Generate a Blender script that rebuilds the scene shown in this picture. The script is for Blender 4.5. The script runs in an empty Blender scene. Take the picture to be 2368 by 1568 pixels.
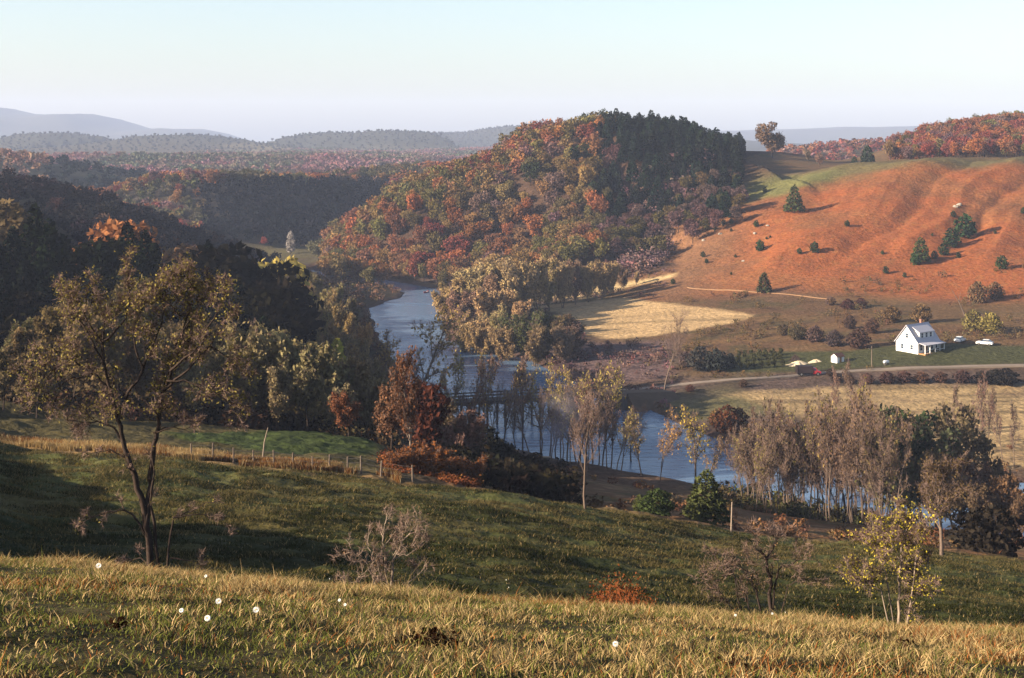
import bpy, math, random
import numpy as np
from mathutils import Vector, Matrix
C = bpy.context.scene.collection
sc = bpy.context.scene
PI = math.pi

# ------------------------------------------------------------------ camera, sky, sun, exposure
EYE = 62.0                       # height of the eye above the river
cd = bpy.data.cameras.new("camera"); cam = bpy.data.objects.new("camera", cd); C.objects.link(cam)
cam.location = (0, 0, EYE); cam.rotation_euler = (math.radians(90), 0, 0)
cd.lens = 50.0; cd.sensor_width = 36.0; cd.shift_y = -0.1943
cd.clip_start = 0.3; cd.clip_end = 30000
sc.camera = cam

SUN_EL = math.radians(19.0)
SUN_AZ = Vector((-0.95, -0.30, 0)).normalized()         # towards the sun: from the left, a little behind the camera
to_sun = Vector((SUN_AZ.x*math.cos(SUN_EL), SUN_AZ.y*math.cos(SUN_EL), math.sin(SUN_EL)))
w = bpy.data.worlds.new("World"); sc.world = w; w.use_nodes = True
nt = w.node_tree; nt.nodes.clear()
sky = nt.nodes.new("ShaderNodeTexSky"); sky.sky_type = 'NISHITA'; sky.sun_disc = False
sky.sun_elevation = SUN_EL; sky.sun_rotation = math.atan2(SUN_AZ.x, SUN_AZ.y)
sky.altitude = 400; sky.air_density = 1.0; sky.dust_density = 2.4; sky.ozone_density = 1.0
bg = nt.nodes.new("ShaderNodeBackground"); bg.inputs[1].default_value = 0.065
wo = nt.nodes.new("ShaderNodeOutputWorld")
tn = nt.nodes.new("ShaderNodeVectorMath"); tn.operation = 'MULTIPLY'; tn.inputs[1].default_value = (0.99, 0.975, 0.985)
nt.links.new(sky.outputs[0], tn.inputs[0]); nt.links.new(tn.outputs[0], bg.inputs[0]); nt.links.new(bg.outputs[0], wo.inputs[0])
ld = bpy.data.lights.new("sun", 'SUN'); ld.energy = 5.0; ld.angle = math.radians(0.5); ld.color = (1.0, 0.83, 0.62)
lo = bpy.data.objects.new("sun", ld); C.objects.link(lo)
lo.rotation_euler = to_sun.to_track_quat('Z', 'Y').to_euler(); lo.location = (-60, -10, 120)
sc.view_settings.view_transform = 'Standard'; sc.view_settings.look = 'None'
sc.view_settings.exposure = 2.0; sc.view_settings.gamma = 1.0
try:
    sc.cycles.max_bounces = 6; sc.cycles.diffuse_bounces = 2; sc.cycles.glossy_bounces = 2
    sc.cycles.transparent_max_bounces = 6; sc.cycles.volume_bounces = 0
    sc.cycles.volume_max_steps = 64
except Exception: pass

# ------------------------------------------------------------------ helpers
def tag(o, label=None, cat=None, group=None, kind=None):
    if label: o['label'] = label
    if cat: o['category'] = cat
    if group: o['group'] = group
    if kind: o['kind'] = kind
    return o
def empty(name, loc, rz=0, label=None, cat=None, group=None):
    o = bpy.data.objects.new(name, None); C.objects.link(o); o.location = loc; o.rotation_euler = (0, 0, rz)
    o.empty_display_size = 0.2
    return tag(o, label, cat, group)
def link(name, me, parent=None):
    o = bpy.data.objects.new(name, me); C.objects.link(o)
    if parent: o.parent = parent
    return o
def mesh_np(name, V, F, mats=(), midx=None, col=None, smooth=False):
    """V (n,3); F list of int arrays (k,m), each with its own corner count"""
    me = bpy.data.meshes.new(name)
    if not isinstance(F, (list, tuple)): F = [F]
    F = [f for f in F if len(f)]
    nl = sum(f.size for f in F); nf = sum(len(f) for f in F)
    me.vertices.add(len(V)); me.vertices.foreach_set("co", np.asarray(V, np.float32).ravel())
    me.loops.add(nl); me.loops.foreach_set("vertex_index", np.concatenate([f.ravel() for f in F]).astype(np.int32))
    me.polygons.add(nf)
    tot = np.concatenate([np.full(len(f), f.shape[1], np.int32) for f in F])
    st = np.concatenate([[0], np.cumsum(tot)[:-1]]).astype(np.int32)
    me.polygons.foreach_set("loop_start", st)
    if midx is not None: me.polygons.foreach_set("material_index", np.asarray(midx, np.int32))
    me.polygons.foreach_set("use_smooth", np.full(nf, smooth, bool))
    for m in mats: me.materials.append(m)
    me.update(calc_edges=True)
    if col is not None:
        a = me.color_attributes.new("tint", 'FLOAT_COLOR', 'POINT')
        c4 = np.ones((len(V), 4), np.float32); c4[:, :3] = col
        a.data.foreach_set("color", c4.ravel())
    return me
class MB:
    def __init__(s): s.v = []; s.q = []; s.t = []; s.n = 0; s.c = []
    def add(s, V, q=None, t=None, c=None):
        V = np.asarray(V, float); s.v.append(V)
        if q is not None and len(q): s.q.append(np.asarray(q, int)+s.n)
        if t is not None and len(t): s.t.append(np.asarray(t, int)+s.n)
        if c is not None: s.c.append(np.broadcast_to(np.asarray(c, float), (len(V), 3)))
        s.n += len(V)
    def mesh(s, name, mats, smooth=False):
        F = []
        if s.q: F.append(np.concatenate(s.q))
        if s.t: F.append(np.concatenate(s.t))
        return mesh_np(name, np.concatenate(s.v), F, mats, col=np.concatenate(s.c) if s.c else None, smooth=smooth)
    def box(s, x0, x1, y0, y1, z0, z1, M=None):
        V = np.array([(x, y, z) for z in (z0, z1) for y in (y0, y1) for x in (x0, x1)], float)
        if M is not None: V = np.array([tuple(M @ Vector(v)) for v in V])
        s.add(V, q=[(0, 2, 3, 1), (4, 5, 7, 6), (0, 1, 5, 4), (2, 6, 7, 3), (0, 4, 6, 2), (1, 3, 7, 5)])
    def prism(s, pts, y0, y1):                     # polygon in xz pushed along y
        n = len(pts); V = [(x, y0, z) for x, z in pts]+[(x, y1, z) for x, z in pts]
        q = [(i, (i+1) % n, n+(i+1) % n, n+i) for i in range(n)]
        t = [(0, i+1, i) for i in range(1, n-1)]+[(n, n+i, n+i+1) for i in range(1, n-1)]
        s.add(V, q=q, t=t)
    def tube(s, P, R, sides=5, c=None):
        P = np.asarray(P, float); k = len(P); R = np.broadcast_to(np.asarray(R, float), (k,))
        T = np.gradient(P, axis=0); T /= np.linalg.norm(T, axis=1)[:, None]+1e-9
        ref = np.array([0.31, 0.95, 0.05]) if abs(T[0, 2]) > 0.5 else np.array([0, 0, 1.0])
        A = np.cross(T, ref); A /= np.linalg.norm(A, axis=1)[:, None]+1e-9; B = np.cross(T, A)
        th = np.arange(sides)*2*PI/sides
        V = P[:, None]+R[:, None, None]*(A[:, None]*np.cos(th)[None, :, None]+B[:, None]*np.sin(th)[None, :, None])
        i = np.arange(k-1)[:, None]*sides; j = np.arange(sides)[None]; j2 = (j+1) % sides
        q = np.stack([i+j, i+j2, i+sides+j2, i+sides+j], -1).reshape(-1, 4)
        s.add(V.reshape(-1, 3), q=q, c=c)

# noise
def _h(ix, iy, seed):
    n = (ix.astype(np.int64)*374761393+iy.astype(np.int64)*668265263+seed*974711) & 0xffffffff
    n = ((n ^ (n >> 13))*1274126177) & 0xffffffff
    return ((n ^ (n >> 16)) & 0xffffff)/float(0xffffff)
def vn(x, y, seed=0):
    x = np.asarray(x, float); y = np.asarray(y, float)
    ix = np.floor(x); iy = np.floor(y); fx = x-ix; fy = y-iy
    fx = fx*fx*fx*(fx*(fx*6-15)+10); fy = fy*fy*fy*(fy*(fy*6-15)+10)
    a = _h(ix, iy, seed); b = _h(ix+1, iy, seed); c = _h(ix, iy+1, seed); d = _h(ix+1, iy+1, seed)
    return (a*(1-fx)+b*fx)*(1-fy)+(c*(1-fx)+d*fx)*fy
def fbm(x, y, seed=0, o=4):                       # -1..1
    s = 0; a = 1.0; t = 0
    for k in range(o):
        s = s+a*(vn(x*2**k, y*2**k, seed+k*17)*2-1); t += a; a *= 0.5
    return s/t
def sstep(a, b, x):
    t = np.clip((x-a)/(b-a), 0, 1); return t*t*(3-2*t)

# ------------------------------------------------------------------ the lie of the land
F0 = 3287.0; X0 = 1183.5; YH = 323.6              # bearing / dip scales used to survey points
def pos(X, Y, d):                                 # bearing X, dip Y, distance d -> world
    return ((X-X0)/F0*d, d, EYE-(Y-YH)/F0*d)
COL = np.array([-1600, -900, -300, 0, 300, 600, 800, 950, 1200, 1350, 1500, 1650, 1800, 1950, 2100, 2367, 2800, 3800], float)
DS = np.array([25, 40, 55, 80, 105, 125, 150, 200, 240, 280, 310, 350, 400, 450, 490, 520, 560, 600, 640, 680, 740, 800, 860, 950, 1100, 1300, 1600, 2500, 4000, 9600], float)
def _mead(a, d): return EYE-(1.7+a*d+0.00351*d*d)
def _a(X): return np.interp(X, [-600, 0, 880, 1500, 2367, 3000], [0.118, 0.141, 0.164, 0.1775, 0.193, 0.204])
far = [(860, 5), (950, 6), (1100, 16), (1300, 27), (1600, 36), (2500, 38), (4000, 30), (9600, 20)]
def zz(d, Y): return EYE-(Y-YH)/F0*d
TB = {
 -1600: [(55, 57), (80, 51), (105, 46.5), (150, 43), (200, 50), (240, 60), (280, 74), (350, 80), (450, 80), (520, 80), (600, 76), (740, 66), (950, 50)],  # this column and the next: unseen hill shaped to shade wood and pasture
 -900: [(55, 51), (80, 45.5), (105, 41), (150, 35), (200, 34), (240, 42), (280, 54), (350, 62), (450, 62), (520, 64), (600, 64), (740, 48), (950, 35)],
 -300: [(55, 48.5), (80, 45.5), (105, 42), (150, 37), (200, 36), (280, 44), (350, 50), (450, 48), (520, 50), (600, 55), (680, 40), (740, 30), (800, 20), (860, 12)],
 0: [(55, zz(55, 1338)), (80, zz(80, 1180)), (105, zz(105, 1048)), (125, zz(125, 1022)), (150, 32.5), (200, 29), (280, 27), (350, 27), (450, 29), (520, 38), (600, zz(600, 425)), (640, 38), (680, 28), (740, 14), (800, 8), (860, 6)],
 300: [(55, zz(55, 1350)), (80, zz(80, 1195)), (103, zz(103, 1062)), (125, zz(125, 1028)), (150, 31.5), (200, 27), (280, 21), (350, 22), (450, 20), (520, 26), (600, zz(600, 495)), (640, 26), (680, 19), (740, 9), (800, 5)],
 600: [(55, zz(55, 1368)), (80, zz(80, 1210)), (104, zz(104, 1092)), (112, zz(112, 1072)), (125, zz(125, 1050)), (150, zz(150, 999)), (165, zz(165, 1000)), (200, 20), (280, 12), (350, 9), (450, 7), (520, 6), (600, 5), (640, 4), (680, 3), (800, 3)],
 800: [(55, zz(55, 1382)), (80, zz(80, 1225)), (104, zz(104, 1106)), (112, zz(112, 1084)), (125, zz(125, 1058)), (150, zz(150, 1003)), (165, zz(165, 1008)), (200, 15), (280, 4), (310, 2.5), (450, 2.5), (640, 2.5), (800, 3)],
 950: [(55, zz(55, 1394)), (80, zz(80, 1236)), (105, zz(105, 1122)), (112, zz(112, 1112)), (125, zz(125, 1085)), (150, zz(150, 1050)), (180, 18), (240, 5), (280, 2.5), (310, 2), (800, 3)],
 1200: [(55, zz(55, 1410)), (80, zz(80, 1262)), (108, zz(108, 1152)), (125, zz(125, 1160)), (150, zz(150, 1150)), (200, zz(200, 1092)), (240, 7.5), (268, 2.5), (310, 2), (560, 2), (620, 3), (680, 6), (740, 8), (800, 8)],
 1350: [(55, zz(55, 1425)), (80, zz(80, 1290)), (110, zz(110, 1178)), (125, zz(125, 1180)), (150, zz(150, 1168)), (200, zz(200, 1112)), (240, 5), (262, 2), (450, 2.5), (520, 4), (560, 5), (600, 7), (680, 12), (740, 14), (800, 12)],
 1500: [(55, zz(55, 1440)), (80, zz(80, 1315)), (110, zz(110, 1202)), (150, zz(150, 1178)), (200, zz(200, 1132)), (238, 3.2), (310, 2), (400, 2.5), (450, 4.0), (490, 5.5), (520, 7.2), (560, 9.8), (600, 13.4), (640, 17), (680, 21), (740, 28), (800, 34), (860, 36), (950, 30)],
 1650: [(55, zz(55, 1450)), (80, zz(80, 1338)), (114, zz(114, 1232)), (150, zz(150, 1200)), (190, zz(190, 1168)), (225, 4.5), (240, 2), (310, 2), (350, 3.0), (400, 3.6), (450, 5.3), (490, 7.4), (520, 11.9), (560, 20), (600, 28), (640, 33.5), (680, 37.9), (740, 43), (800, 52), (830, 54), (950, 44)],
 1800: [(55, zz(55, 1460)), (80, zz(80, 1352)), (115, zz(115, 1252)), (150, zz(150, 1237)), (190, zz(190, 1206)), (226, 3), (240, 1.8), (300, 2), (343, 3.2), (370, 4.6), (400, 5.2), (450, 6.6), (490, 9.2), (520, 18.3), (560, 26.8), (600, 35.3), (640, 41.3), (680, 46.0), (740, 46.6), (800, 53.2), (835, 55.4), (880, 52), (950, 44)],
 1950: [(55, zz(55, 1470)), (80, zz(80, 1364)), (115, zz(115, 1258)), (150, zz(150, 1248)), (190, zz(190, 1218)), (220, 3.5), (232, 1.8), (300, 2), (335, 2.6), (350, 4.2), (370, 6), (400, 7), (450, 8), (475, 8.4), (500, 15), (550, 27), (600, 40), (640, 50.4), (680, 50), (740, 46), (800, 46), (860, 48), (950, 42)],
 2100: [(55, zz(55, 1478)), (80, zz(80, 1374)), (115, zz(115, 1264)), (150, zz(150, 1257)), (190, zz(190, 1227)), (215, 3.5), (228, 1.8), (290, 2), (335, 2.6), (350, 4.6), (366, 7.1), (400, 8.4), (450, 8.6), (470, 9), (500, 15.5), (550, 29), (600, 43), (640, 53.3), (680, 53.5), (740, 50), (800, 54), (860, 62), (950, 60)],
 2367: [(55, zz(55, 1492)), (80, zz(80, 1392)), (110, zz(110, 1306)), (125, zz(125, 1300)), (150, zz(150, 1290)), (190, zz(190, 1262)), (208, 4), (220, 1.8), (270, 2), (335, 2.8), (350, 4.8), (366, 7.4), (400, 9), (450, 10.5), (490, 17), (550, 31), (600, 43), (630, 52.0), (680, 53.5), (740, 54), (800, 62), (860, 72), (950, 66)],
 2800: [(55, 38), (80, 33), (110, 27), (150, 17), (190, 7), (205, 3), (215, 1.8), (260, 2), (335, 3), (366, 8), (400, 11), (450, 14), (550, 34), (640, 55), (740, 58), (860, 76), (950, 70)],
 3800: [(55, 32), (80, 27), (110, 20), (150, 10), (180, 3), (190, 1.8), (260, 2.5), (335, 5), (400, 14), (450, 20), (550, 38), (640, 56), (740, 60), (860, 76), (950, 70)],
}
_GX = np.linspace(-1600, 3800, 541); _GL = np.linspace(math.log(24), math.log(9600), 900)
def _build():
    rows = []
    for c in COL:
        t = TB[int(c)]
        pts = [(25, _mead(_a(c), 25)), (40, _mead(_a(c), 40))]+t
        last = t[-1][0]
        pts += [p for p in far if p[0] > max(last, 940)*1.08]
        d = np.array([p[0] for p in pts], float); z = np.array([p[1] for p in pts], float)
        rows.append(np.interp(np.exp(_GL), d, z))
    R = np.array(rows)
    G = np.empty((len(_GX), len(_GL)))
    for j in range(len(_GL)): G[:, j] = np.interp(_GX, COL, R[:, j])
    def blur(A, sg, ax):
        r = int(3*sg)+1; k = np.exp(-0.5*(np.arange(-r, r+1)/sg)**2); k /= k.sum()
        pad = [(0, 0), (0, 0)]; pad[ax] = (r, r); P = np.pad(A, pad, mode='edge')
        return np.apply_along_axis(lambda v: np.convolve(v, k, 'valid'), ax, P)
    G = blur(G, 5.5, 0); G = blur(G, 2.6, 1)
    return G
_G = _build()
def table(X, d):
    u = (np.clip(X, _GX[0], _GX[-1])-_GX[0])/(_GX[1]-_GX[0]); v = (np.log(np.clip(d, 24, 9600))-_GL[0])/(_GL[1]-_GL[0])
    i = np.clip(u.astype(int), 0, len(_GX)-2); j = np.clip(v.astype(int), 0, len(_GL)-2); fu = u-i; fv = np.clip(v-j, 0, 1)
    return (_G[i, j]*(1-fu)+_G[i+1, j]*fu)*(1-fv)+(_G[i, j+1]*(1-fu)+_G[i+1, j+1]*fu)*fv

# ridges: crest polylines (bearing, dip, distance), width on the near and on the far side, sharpness
RID = {
 'wooded_hill': ([(800, 590, 660), (870, 530, 672), (1000, 458, 690), (1100, 416, 705), (1200, 388, 715), (1280, 348, 722), (1335, 318, 726), (1375, 292, 728), (1420, 318, 745), (1500, 316, 765), (1560, 322, 775), (1620, 350, 770), (1690, 392, 758)], 118, 150, 1.25),
 'spur': ([(1383, 322, 706), (1392, 352, 690), (1405, 430, 655), (1420, 520, 620), (1440, 590, 590)], 40, 40, 1.15),
 'mid_hill': ([(330, 500, 850), (372, 455, 862), (430, 426, 880), (520, 425, 905), (640, 430, 950), (760, 432, 1010), (900, 410, 1060), (1020, 400, 1100), (1300, 400, 1150)], 105, 90, 1.1),
 'left_blue': ([(-500, 330, 1150), (-100, 365, 1090), (60, 385, 1070), (150, 405, 1060), (280, 455, 1040), (420, 492, 1020)], 160, 160, 1.2),
 'purple_ridge': ([(1750, 372, 1250), (1850, 360, 1250), (1950, 350, 1260), (2060, 345, 1280), (2300, 330, 1300), (2600, 320, 1300)], 200, 200, 1.2),
 'blue_a': ([(-400, 332, 3400), (0, 327, 3400), (60, 309, 3400), (150, 304, 3400), (200, 311, 3400), (260, 347, 3450), (330, 353, 3450), (380, 345, 3300), (430, 312, 3250), (480, 349, 3300), (560, 355, 3350)], 420, 420, 1.2),
 'blue_b': ([(560, 360, 3600), (620, 351, 3600), (690, 314, 3600), (760, 312, 3600), (830, 306, 3550), (880, 303, 3550), (940, 312, 3600), (1000, 328, 3600), (1100, 358, 3600)], 420, 420, 1.2),
 'blue_c': ([(880, 331, 4600), (950, 313, 4600), (1020, 302, 4600), (1080, 303, 4600), (1130, 296, 4600), (1180, 290, 4600), (1240, 292, 4600), (1320, 296, 4600), (1500, 309, 4600)], 600, 600, 1.2),
 'mountain': ([(-1500, 262, 7600), (-500, 235, 7600), (-100, 240, 7600), (0, 249, 7600), (50, 262, 7600), (100, 265, 7600), (200, 262, 7600), (240, 270, 7600), (290, 289, 7600), (340, 302, 7600), (400, 299, 7600), (450, 298, 7600), (490, 304, 7600), (560, 330, 7600), (640, 342, 7600), (760, 352, 7600)], 1100, 1100, 1.3),
 'plateau': ([(1500, 318, 7800), (1640, 305, 7800), (1760, 301, 7800), (1860, 298, 7800), (2000, 293, 7800), (2140, 290, 7800), (2400, 286, 7800), (3200, 290, 7800)], 1100, 1100, 1.3),
}
RW = {k: np.array([pos(*p) for p in v[0]]) for k, v in RID.items()}
def ridge(k, x, y):
    """height of the ridge surface above 0 and how far down its side (0 crest .. 1 foot)"""
    P = RW[k]; wn, wf, sh = RID[k][1:]
    best = np.full(x.shape, 1e9); zc = np.zeros(x.shape); near = np.zeros(x.shape, bool)
    for a, b in zip(P[:-1], P[1:]):
        dx, dy = b[0]-a[0], b[1]-a[1]; L2 = dx*dx+dy*dy
        t = np.clip(((x-a[0])*dx+(y-a[1])*dy)/L2, 0, 1)
        px = x-(a[0]+t*dx); py = y-(a[1]+t*dy); D = np.hypot(px, py)
        m = D < best; best = np.where(m, D, best); zc = np.where(m, a[2]+t*(b[2]-a[2]), zc); near = np.where(m, py < 0, near)
    wd = np.where(near, wn, wf)
    if k == 'wooded_hill': wd = wd*np.clip(zc/62, 0.30, 1)
    return best/wd, zc, sh
# river banks, surveyed at water level
def wl(X, Y): d = EYE*F0/(Y-YH); return ((X-X0)/F0*d, d)
BANK = [wl(*p) for p in [(560, 596), (640, 608), (735, 627), (850, 639), (920, 652), (1012, 668), (1022, 700), (1022, 745), (1032, 785), (1090, 803), (1160, 813), (1225, 832), (1290, 862), (1370, 905), (1450, 930),
   (1540, 962), (1600, 992), (1680, 1022), (1760, 1052), (1880, 1078), (2050, 1098), (2250, 1110), (2500, 1122), (3200, 1150), (3200, 1290), (2600, 1268), (2367, 1243), (2200, 1226), (2060, 1206), (1900, 1186), (1760, 1147), (1700, 1137), (1560, 1110),
   (1400, 1080), (1300, 1064), (1200, 1042), (1130, 1020), (1060, 985), (1000, 940), (950, 890), (905, 830), (875, 775), (852, 713), (880, 702), (925, 688), (936, 677), (915, 671), (868, 655), (820, 648), (760, 642), (640, 630), (560, 614)]]
BANK = np.array(BANK)
def sdist(x, y, P):
    """signed distance to polygon, negative inside"""
    x = np.asarray(x, float); y = np.asarray(y, float)
    D = np.full(x.shape, 1e9); ins = np.zeros(x.shape, bool); n = len(P)
    for i in range(n):
        ax, ay = P[i]; bx, by = P[(i+1) % n]; dx, dy = bx-ax, by-ay
        t = np.clip(((x-ax)*dx+(y-ay)*dy)/(dx*dx+dy*dy), 0, 1)
        D = np.minimum(D, np.hypot(x-ax-t*dx, y-ay-t*dy))
        c = ((ay > y) != (by > y)) & (x < (bx-ax)*(y-ay)/(by-ay+1e-12)+ax); ins ^= c
    return np.where(ins, -D, D)
def H(x, y, fine=True, masks=False):
    x = np.atleast_1d(np.asarray(x, float)); y = np.atleast_1d(np.asarray(y, float))
    X = X0+F0*x/np.maximum(y, 9.0)
    dd = np.maximum(y, 0)
    par = _mead(_a(X), dd)
    par = np.where(y < 0, EYE-1.7+y*0.02, par)
    z = np.where(y < 28, par, table(X, np.maximum(y, 24)))
    wgt = sstep(28, 38, y); z = par*(1-wgt)+z*wgt
    mk = {}
    # gullies and spurs of the rust-coloured hillside: they run down to the lower left
    hm = sstep(1480, 1640, X)*sstep(488, 530, y)*(1-sstep(640, 700, y))
    if hm.max() > 0:
        s = (x*0.80-(y-560)*0.62)+17*fbm(x/70, y/70, 5, 3)
        g = (np.abs(((s/33.0) % 1)-0.5)*2)**0.8-0.5
        g2 = (np.abs(((s/12.3+0.3) % 1)-0.5)*2)-0.5
        z = z+hm*((2.1+1.6*fbm(x/45, y/45, 4, 2))*g+0.5*g2*sstep(-0.3, 0.3, fbm(x/50, y/50, 6, 2))+2.2*fbm(x/30, y/30, 7, 4))
    mk['slope'] = hm
    for k in RID:
        rw = RW[k]
        y0, y1 = rw[:, 1].min(), rw[:, 1].max(); wmx = max(RID[k][1], RID[k][2])*1.5
        sel = (y > y0-wmx) & (y < y1+wmx)
        if not sel.any(): mk[k] = np.zeros(x.shape); continue
        xs, ys = x[sel], y[sel]
        u, zc, sh = ridge(k, xs, ys)
        big = RID[k][1] > 300
        wob = fbm(xs/(500 if big else 70), ys/(500 if big else 70), 31, 3)
        u = np.maximum(u+0.22*wob*np.clip(u*2, 0, 1), 0)
        prof = np.where(u < 1.4, 0.5+0.5*np.cos(PI*np.clip(u/1.4, 0, 1)**sh), 0)
        base = z[sel]; top = base+np.maximum(zc-base, 0)*prof
        z[sel] = top; m_ = np.zeros(x.shape); m_[sel] = prof*(zc > base+1); mk[k] = m_
    # rolling ground far away
    fw = sstep(1000, 1500, y)
    z = z+fw*9*fbm(x/260, y/260, 77, 3)+sstep(2000, 4000, y)*5*fbm(x/700, y/700, 78, 3)
    z = z+sstep(150, 260, y)*0.5*fbm(x/22, y/22, 8, 3)*(1-fw)
    # river bed
    rs = np.full(x.shape, 999.0)
    sel = (y > 190) & (y < 760)
    if sel.any():
        r = sdist(x[sel], y[sel], BANK); r = r+1.2*fbm(x[sel]/7, y[sel]/7, 3, 3)
        rs[sel] = r
        zs = z[sel]
        bank = 1.0+np.maximum(r, 0)*0.10
        lowered = np.minimum(zs, np.maximum(bank, zs-0) if False else zs)
        k = sstep(3, 30, r)
        zs = np.where(r > 0, np.maximum(zs, 0.9)*k+(0.2+0.6*sstep(0, 2.5, r))*np.minimum(np.maximum(zs, 1.0), 0.8+0.04*r)*(1-k), -0.2-1.3*sstep(0, 4, -r))
        z[sel] = zs
    # grass hummocks, plus unseen bumps far left that roughen the hill's shadow
    if fine:
        pw = sstep(44, 58, y)*(1-sstep(150, 185, y))
        n1 = fbm(x/2.6, y/1.5, 11, 3); n2 = fbm(x/11, y/7, 12, 3)
        n3 = fbm(x/5.5, y/2.4, 15, 3); z = z+pw*(0.26*n1+0.42*n2+0.45*np.abs(n3))+sstep(-38, -60, x)*sstep(20, 45, y)*(1-sstep(160, 200, y))*2.2*fbm(x/9, y/9, 14, 3)
        nw = 1-sstep(35, 45, y)
        z = z+nw*0.05*fbm(x/0.7, y/0.7, 13, 2)
    if masks: return z, X, rs, mk
    return z
def Hs(x, y): return float(H(x, y)[0])
def hit(X, Y, d0=5, d1=2500):                      # first ground met along a bearing and dip
    d = np.exp(np.linspace(math.log(d0), math.log(d1), 3000)); x = (X-X0)/F0*d
    z = H(x, d); zr = EYE-(Y-YH)/F0*d
    i = np.argmax(zr <= z)
    if zr[i] > z[i]: i = len(d)-1
    if i > 0:
        a = zr[i-1]-z[i-1]; b = z[i]-zr[i]; t = a/(a+b+1e-9); dd = d[i-1]+(d[i]-d[i-1])*t
    else: dd = d[0]
    xx = (X-X0)/F0*dd
    return np.array([xx, dd, Hs(xx, dd)])
def at(X, d, dz=0.0):
    x = (X-X0)/F0*d; return np.array([x, d, Hs(x, d)+dz])
def visible(x, y, z):                              # is the point seen over the bare ground
    t = np.linspace(0.02, 0.97, 90)
    return bool(np.all(EYE+(z-EYE)*t > H(x*t, y*t, fine=False)-0.3))
# ------------------------------------------------------------------ materials
def mat_new(name):
    m = bpy.data.materials.new(name); m.use_nodes = True; n = m.node_tree; n.nodes.clear()
    out = n.nodes.new("ShaderNodeOutputMaterial"); return m, n, out
def N(n, t, **kw):
    x = n.nodes.new(t)
    for k, v in kw.items():
        if k.startswith('i'): x.inputs[int(k[1:])].default_value = v
        else: setattr(x, k, v)
    return x
def prin(n, out, rough=0.9, spec=0.15, metal=0.0):
    b = N(n, "ShaderNodeBsdfPrincipled"); b.inputs['Roughness'].default_value = rough
    b.inputs['Specular IOR Level'].default_value = spec; b.inputs['Metallic'].default_value = metal
    n.links.new(b.outputs[0], out.inputs[0]); return b
def plain(name, col, rough=0.8, spec=0.2, var=0.25, scale=3.0, metal=0.0):
    m, n, out = mat_new(name); b = prin(n, out, rough, spec, metal)
    tc = N(n, "ShaderNodeTexCoord"); nz = N(n, "ShaderNodeTexNoise"); nz.inputs['Scale'].default_value = scale; nz.inputs['Detail'].default_value = 4
    mp = N(n, "ShaderNodeMapRange"); mp.inputs[3].default_value = (1-var)*0.72; mp.inputs[4].default_value = (1+var)*0.72
    mx = N(n, "ShaderNodeVectorMath", operation='SCALE'); mx.inputs[0].default_value = col
    n.links.new(tc.outputs['Object'], nz.inputs['Vector']); n.links.new(nz.outputs[0], mp.inputs[0]); n.links.new(mp.outputs[0], mx.inputs['Scale'])
    n.links.new(mx.outputs[0], b.inputs['Base Color']); return m
def leafmat(name, src='object', trans=0.25, scale=0.9, var=0.35):
    """foliage: colour comes from the object (or from the tint attribute), with clumps of lighter and darker leaves"""
    m, n, out = mat_new(name)
    if src == 'object': c = N(n, "ShaderNodeObjectInfo"); cs = c.outputs['Color']
    else: c = N(n, "ShaderNodeAttribute", attribute_name='tint'); cs = c.outputs['Color']
    g = N(n, "ShaderNodeNewGeometry"); nz = N(n, "ShaderNodeTexNoise"); nz.inputs['Scale'].default_value = scale; nz.inputs['Detail'].default_value = 3
    n.links.new(g.outputs['Position'], nz.inputs['Vector'])
    mp = N(n, "ShaderNodeMapRange"); mp.inputs[1].default_value = 0.3; mp.inputs[2].default_value = 0.7; mp.inputs[3].default_value = (1-var)*0.60; mp.inputs[4].default_value = (1+var)*0.60
    n.links.new(nz.outputs[0], mp.inputs[0])
    v = N(n, "ShaderNodeVectorMath", operation='SCALE'); n.links.new(cs, v.inputs[0]); n.links.new(mp.outputs[0], v.inputs['Scale'])
    d = N(n, "ShaderNodeBsdfDiffuse"); t = N(n, "ShaderNodeBsdfTranslucent"); mx = N(n, "ShaderNodeMixShader"); mx.inputs[0].default_value = trans
    n.links.new(v.outputs[0], d.inputs[0]); n.links.new(v.outputs[0], t.inputs[0])
    n.links.new(d.outputs[0], mx.inputs[1]); n.links.new(t.outputs[0], mx.inputs[2]); n.links.new(mx.outputs[0], out.inputs[0])
    return m
M = {}
M['leaf'] = leafmat('leaf'); M['leaf_tint'] = leafmat('leaf_tint', 'tint', 0.15, 0.5, 0.3)
M['needle'] = leafmat('needle', 'object', 0.05, 1.5, 0.4)
M['grass'] = leafmat('grass_blades', 'tint', 0.35, 2.0, 0.2)
M['twig'] = plain('twig', (0.17, 0.115, 0.095), 0.95, 0.05)
M['twig_grey'] = plain('twig_grey', (0.26, 0.21, 0.18), 0.95, 0.05)
M['bark'] = plain('bark', (0.13, 0.095, 0.075), 0.95, 0.05, 0.4, 6)
M['bark_pale'] = plain('bark_pale', (0.26, 0.20, 0.155), 0.9, 0.05, 0.4, 6)
M['bark_dark'] = plain('bark_dark', (0.045, 0.032, 0.026), 0.95, 0.05, 0.4, 6)

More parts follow.
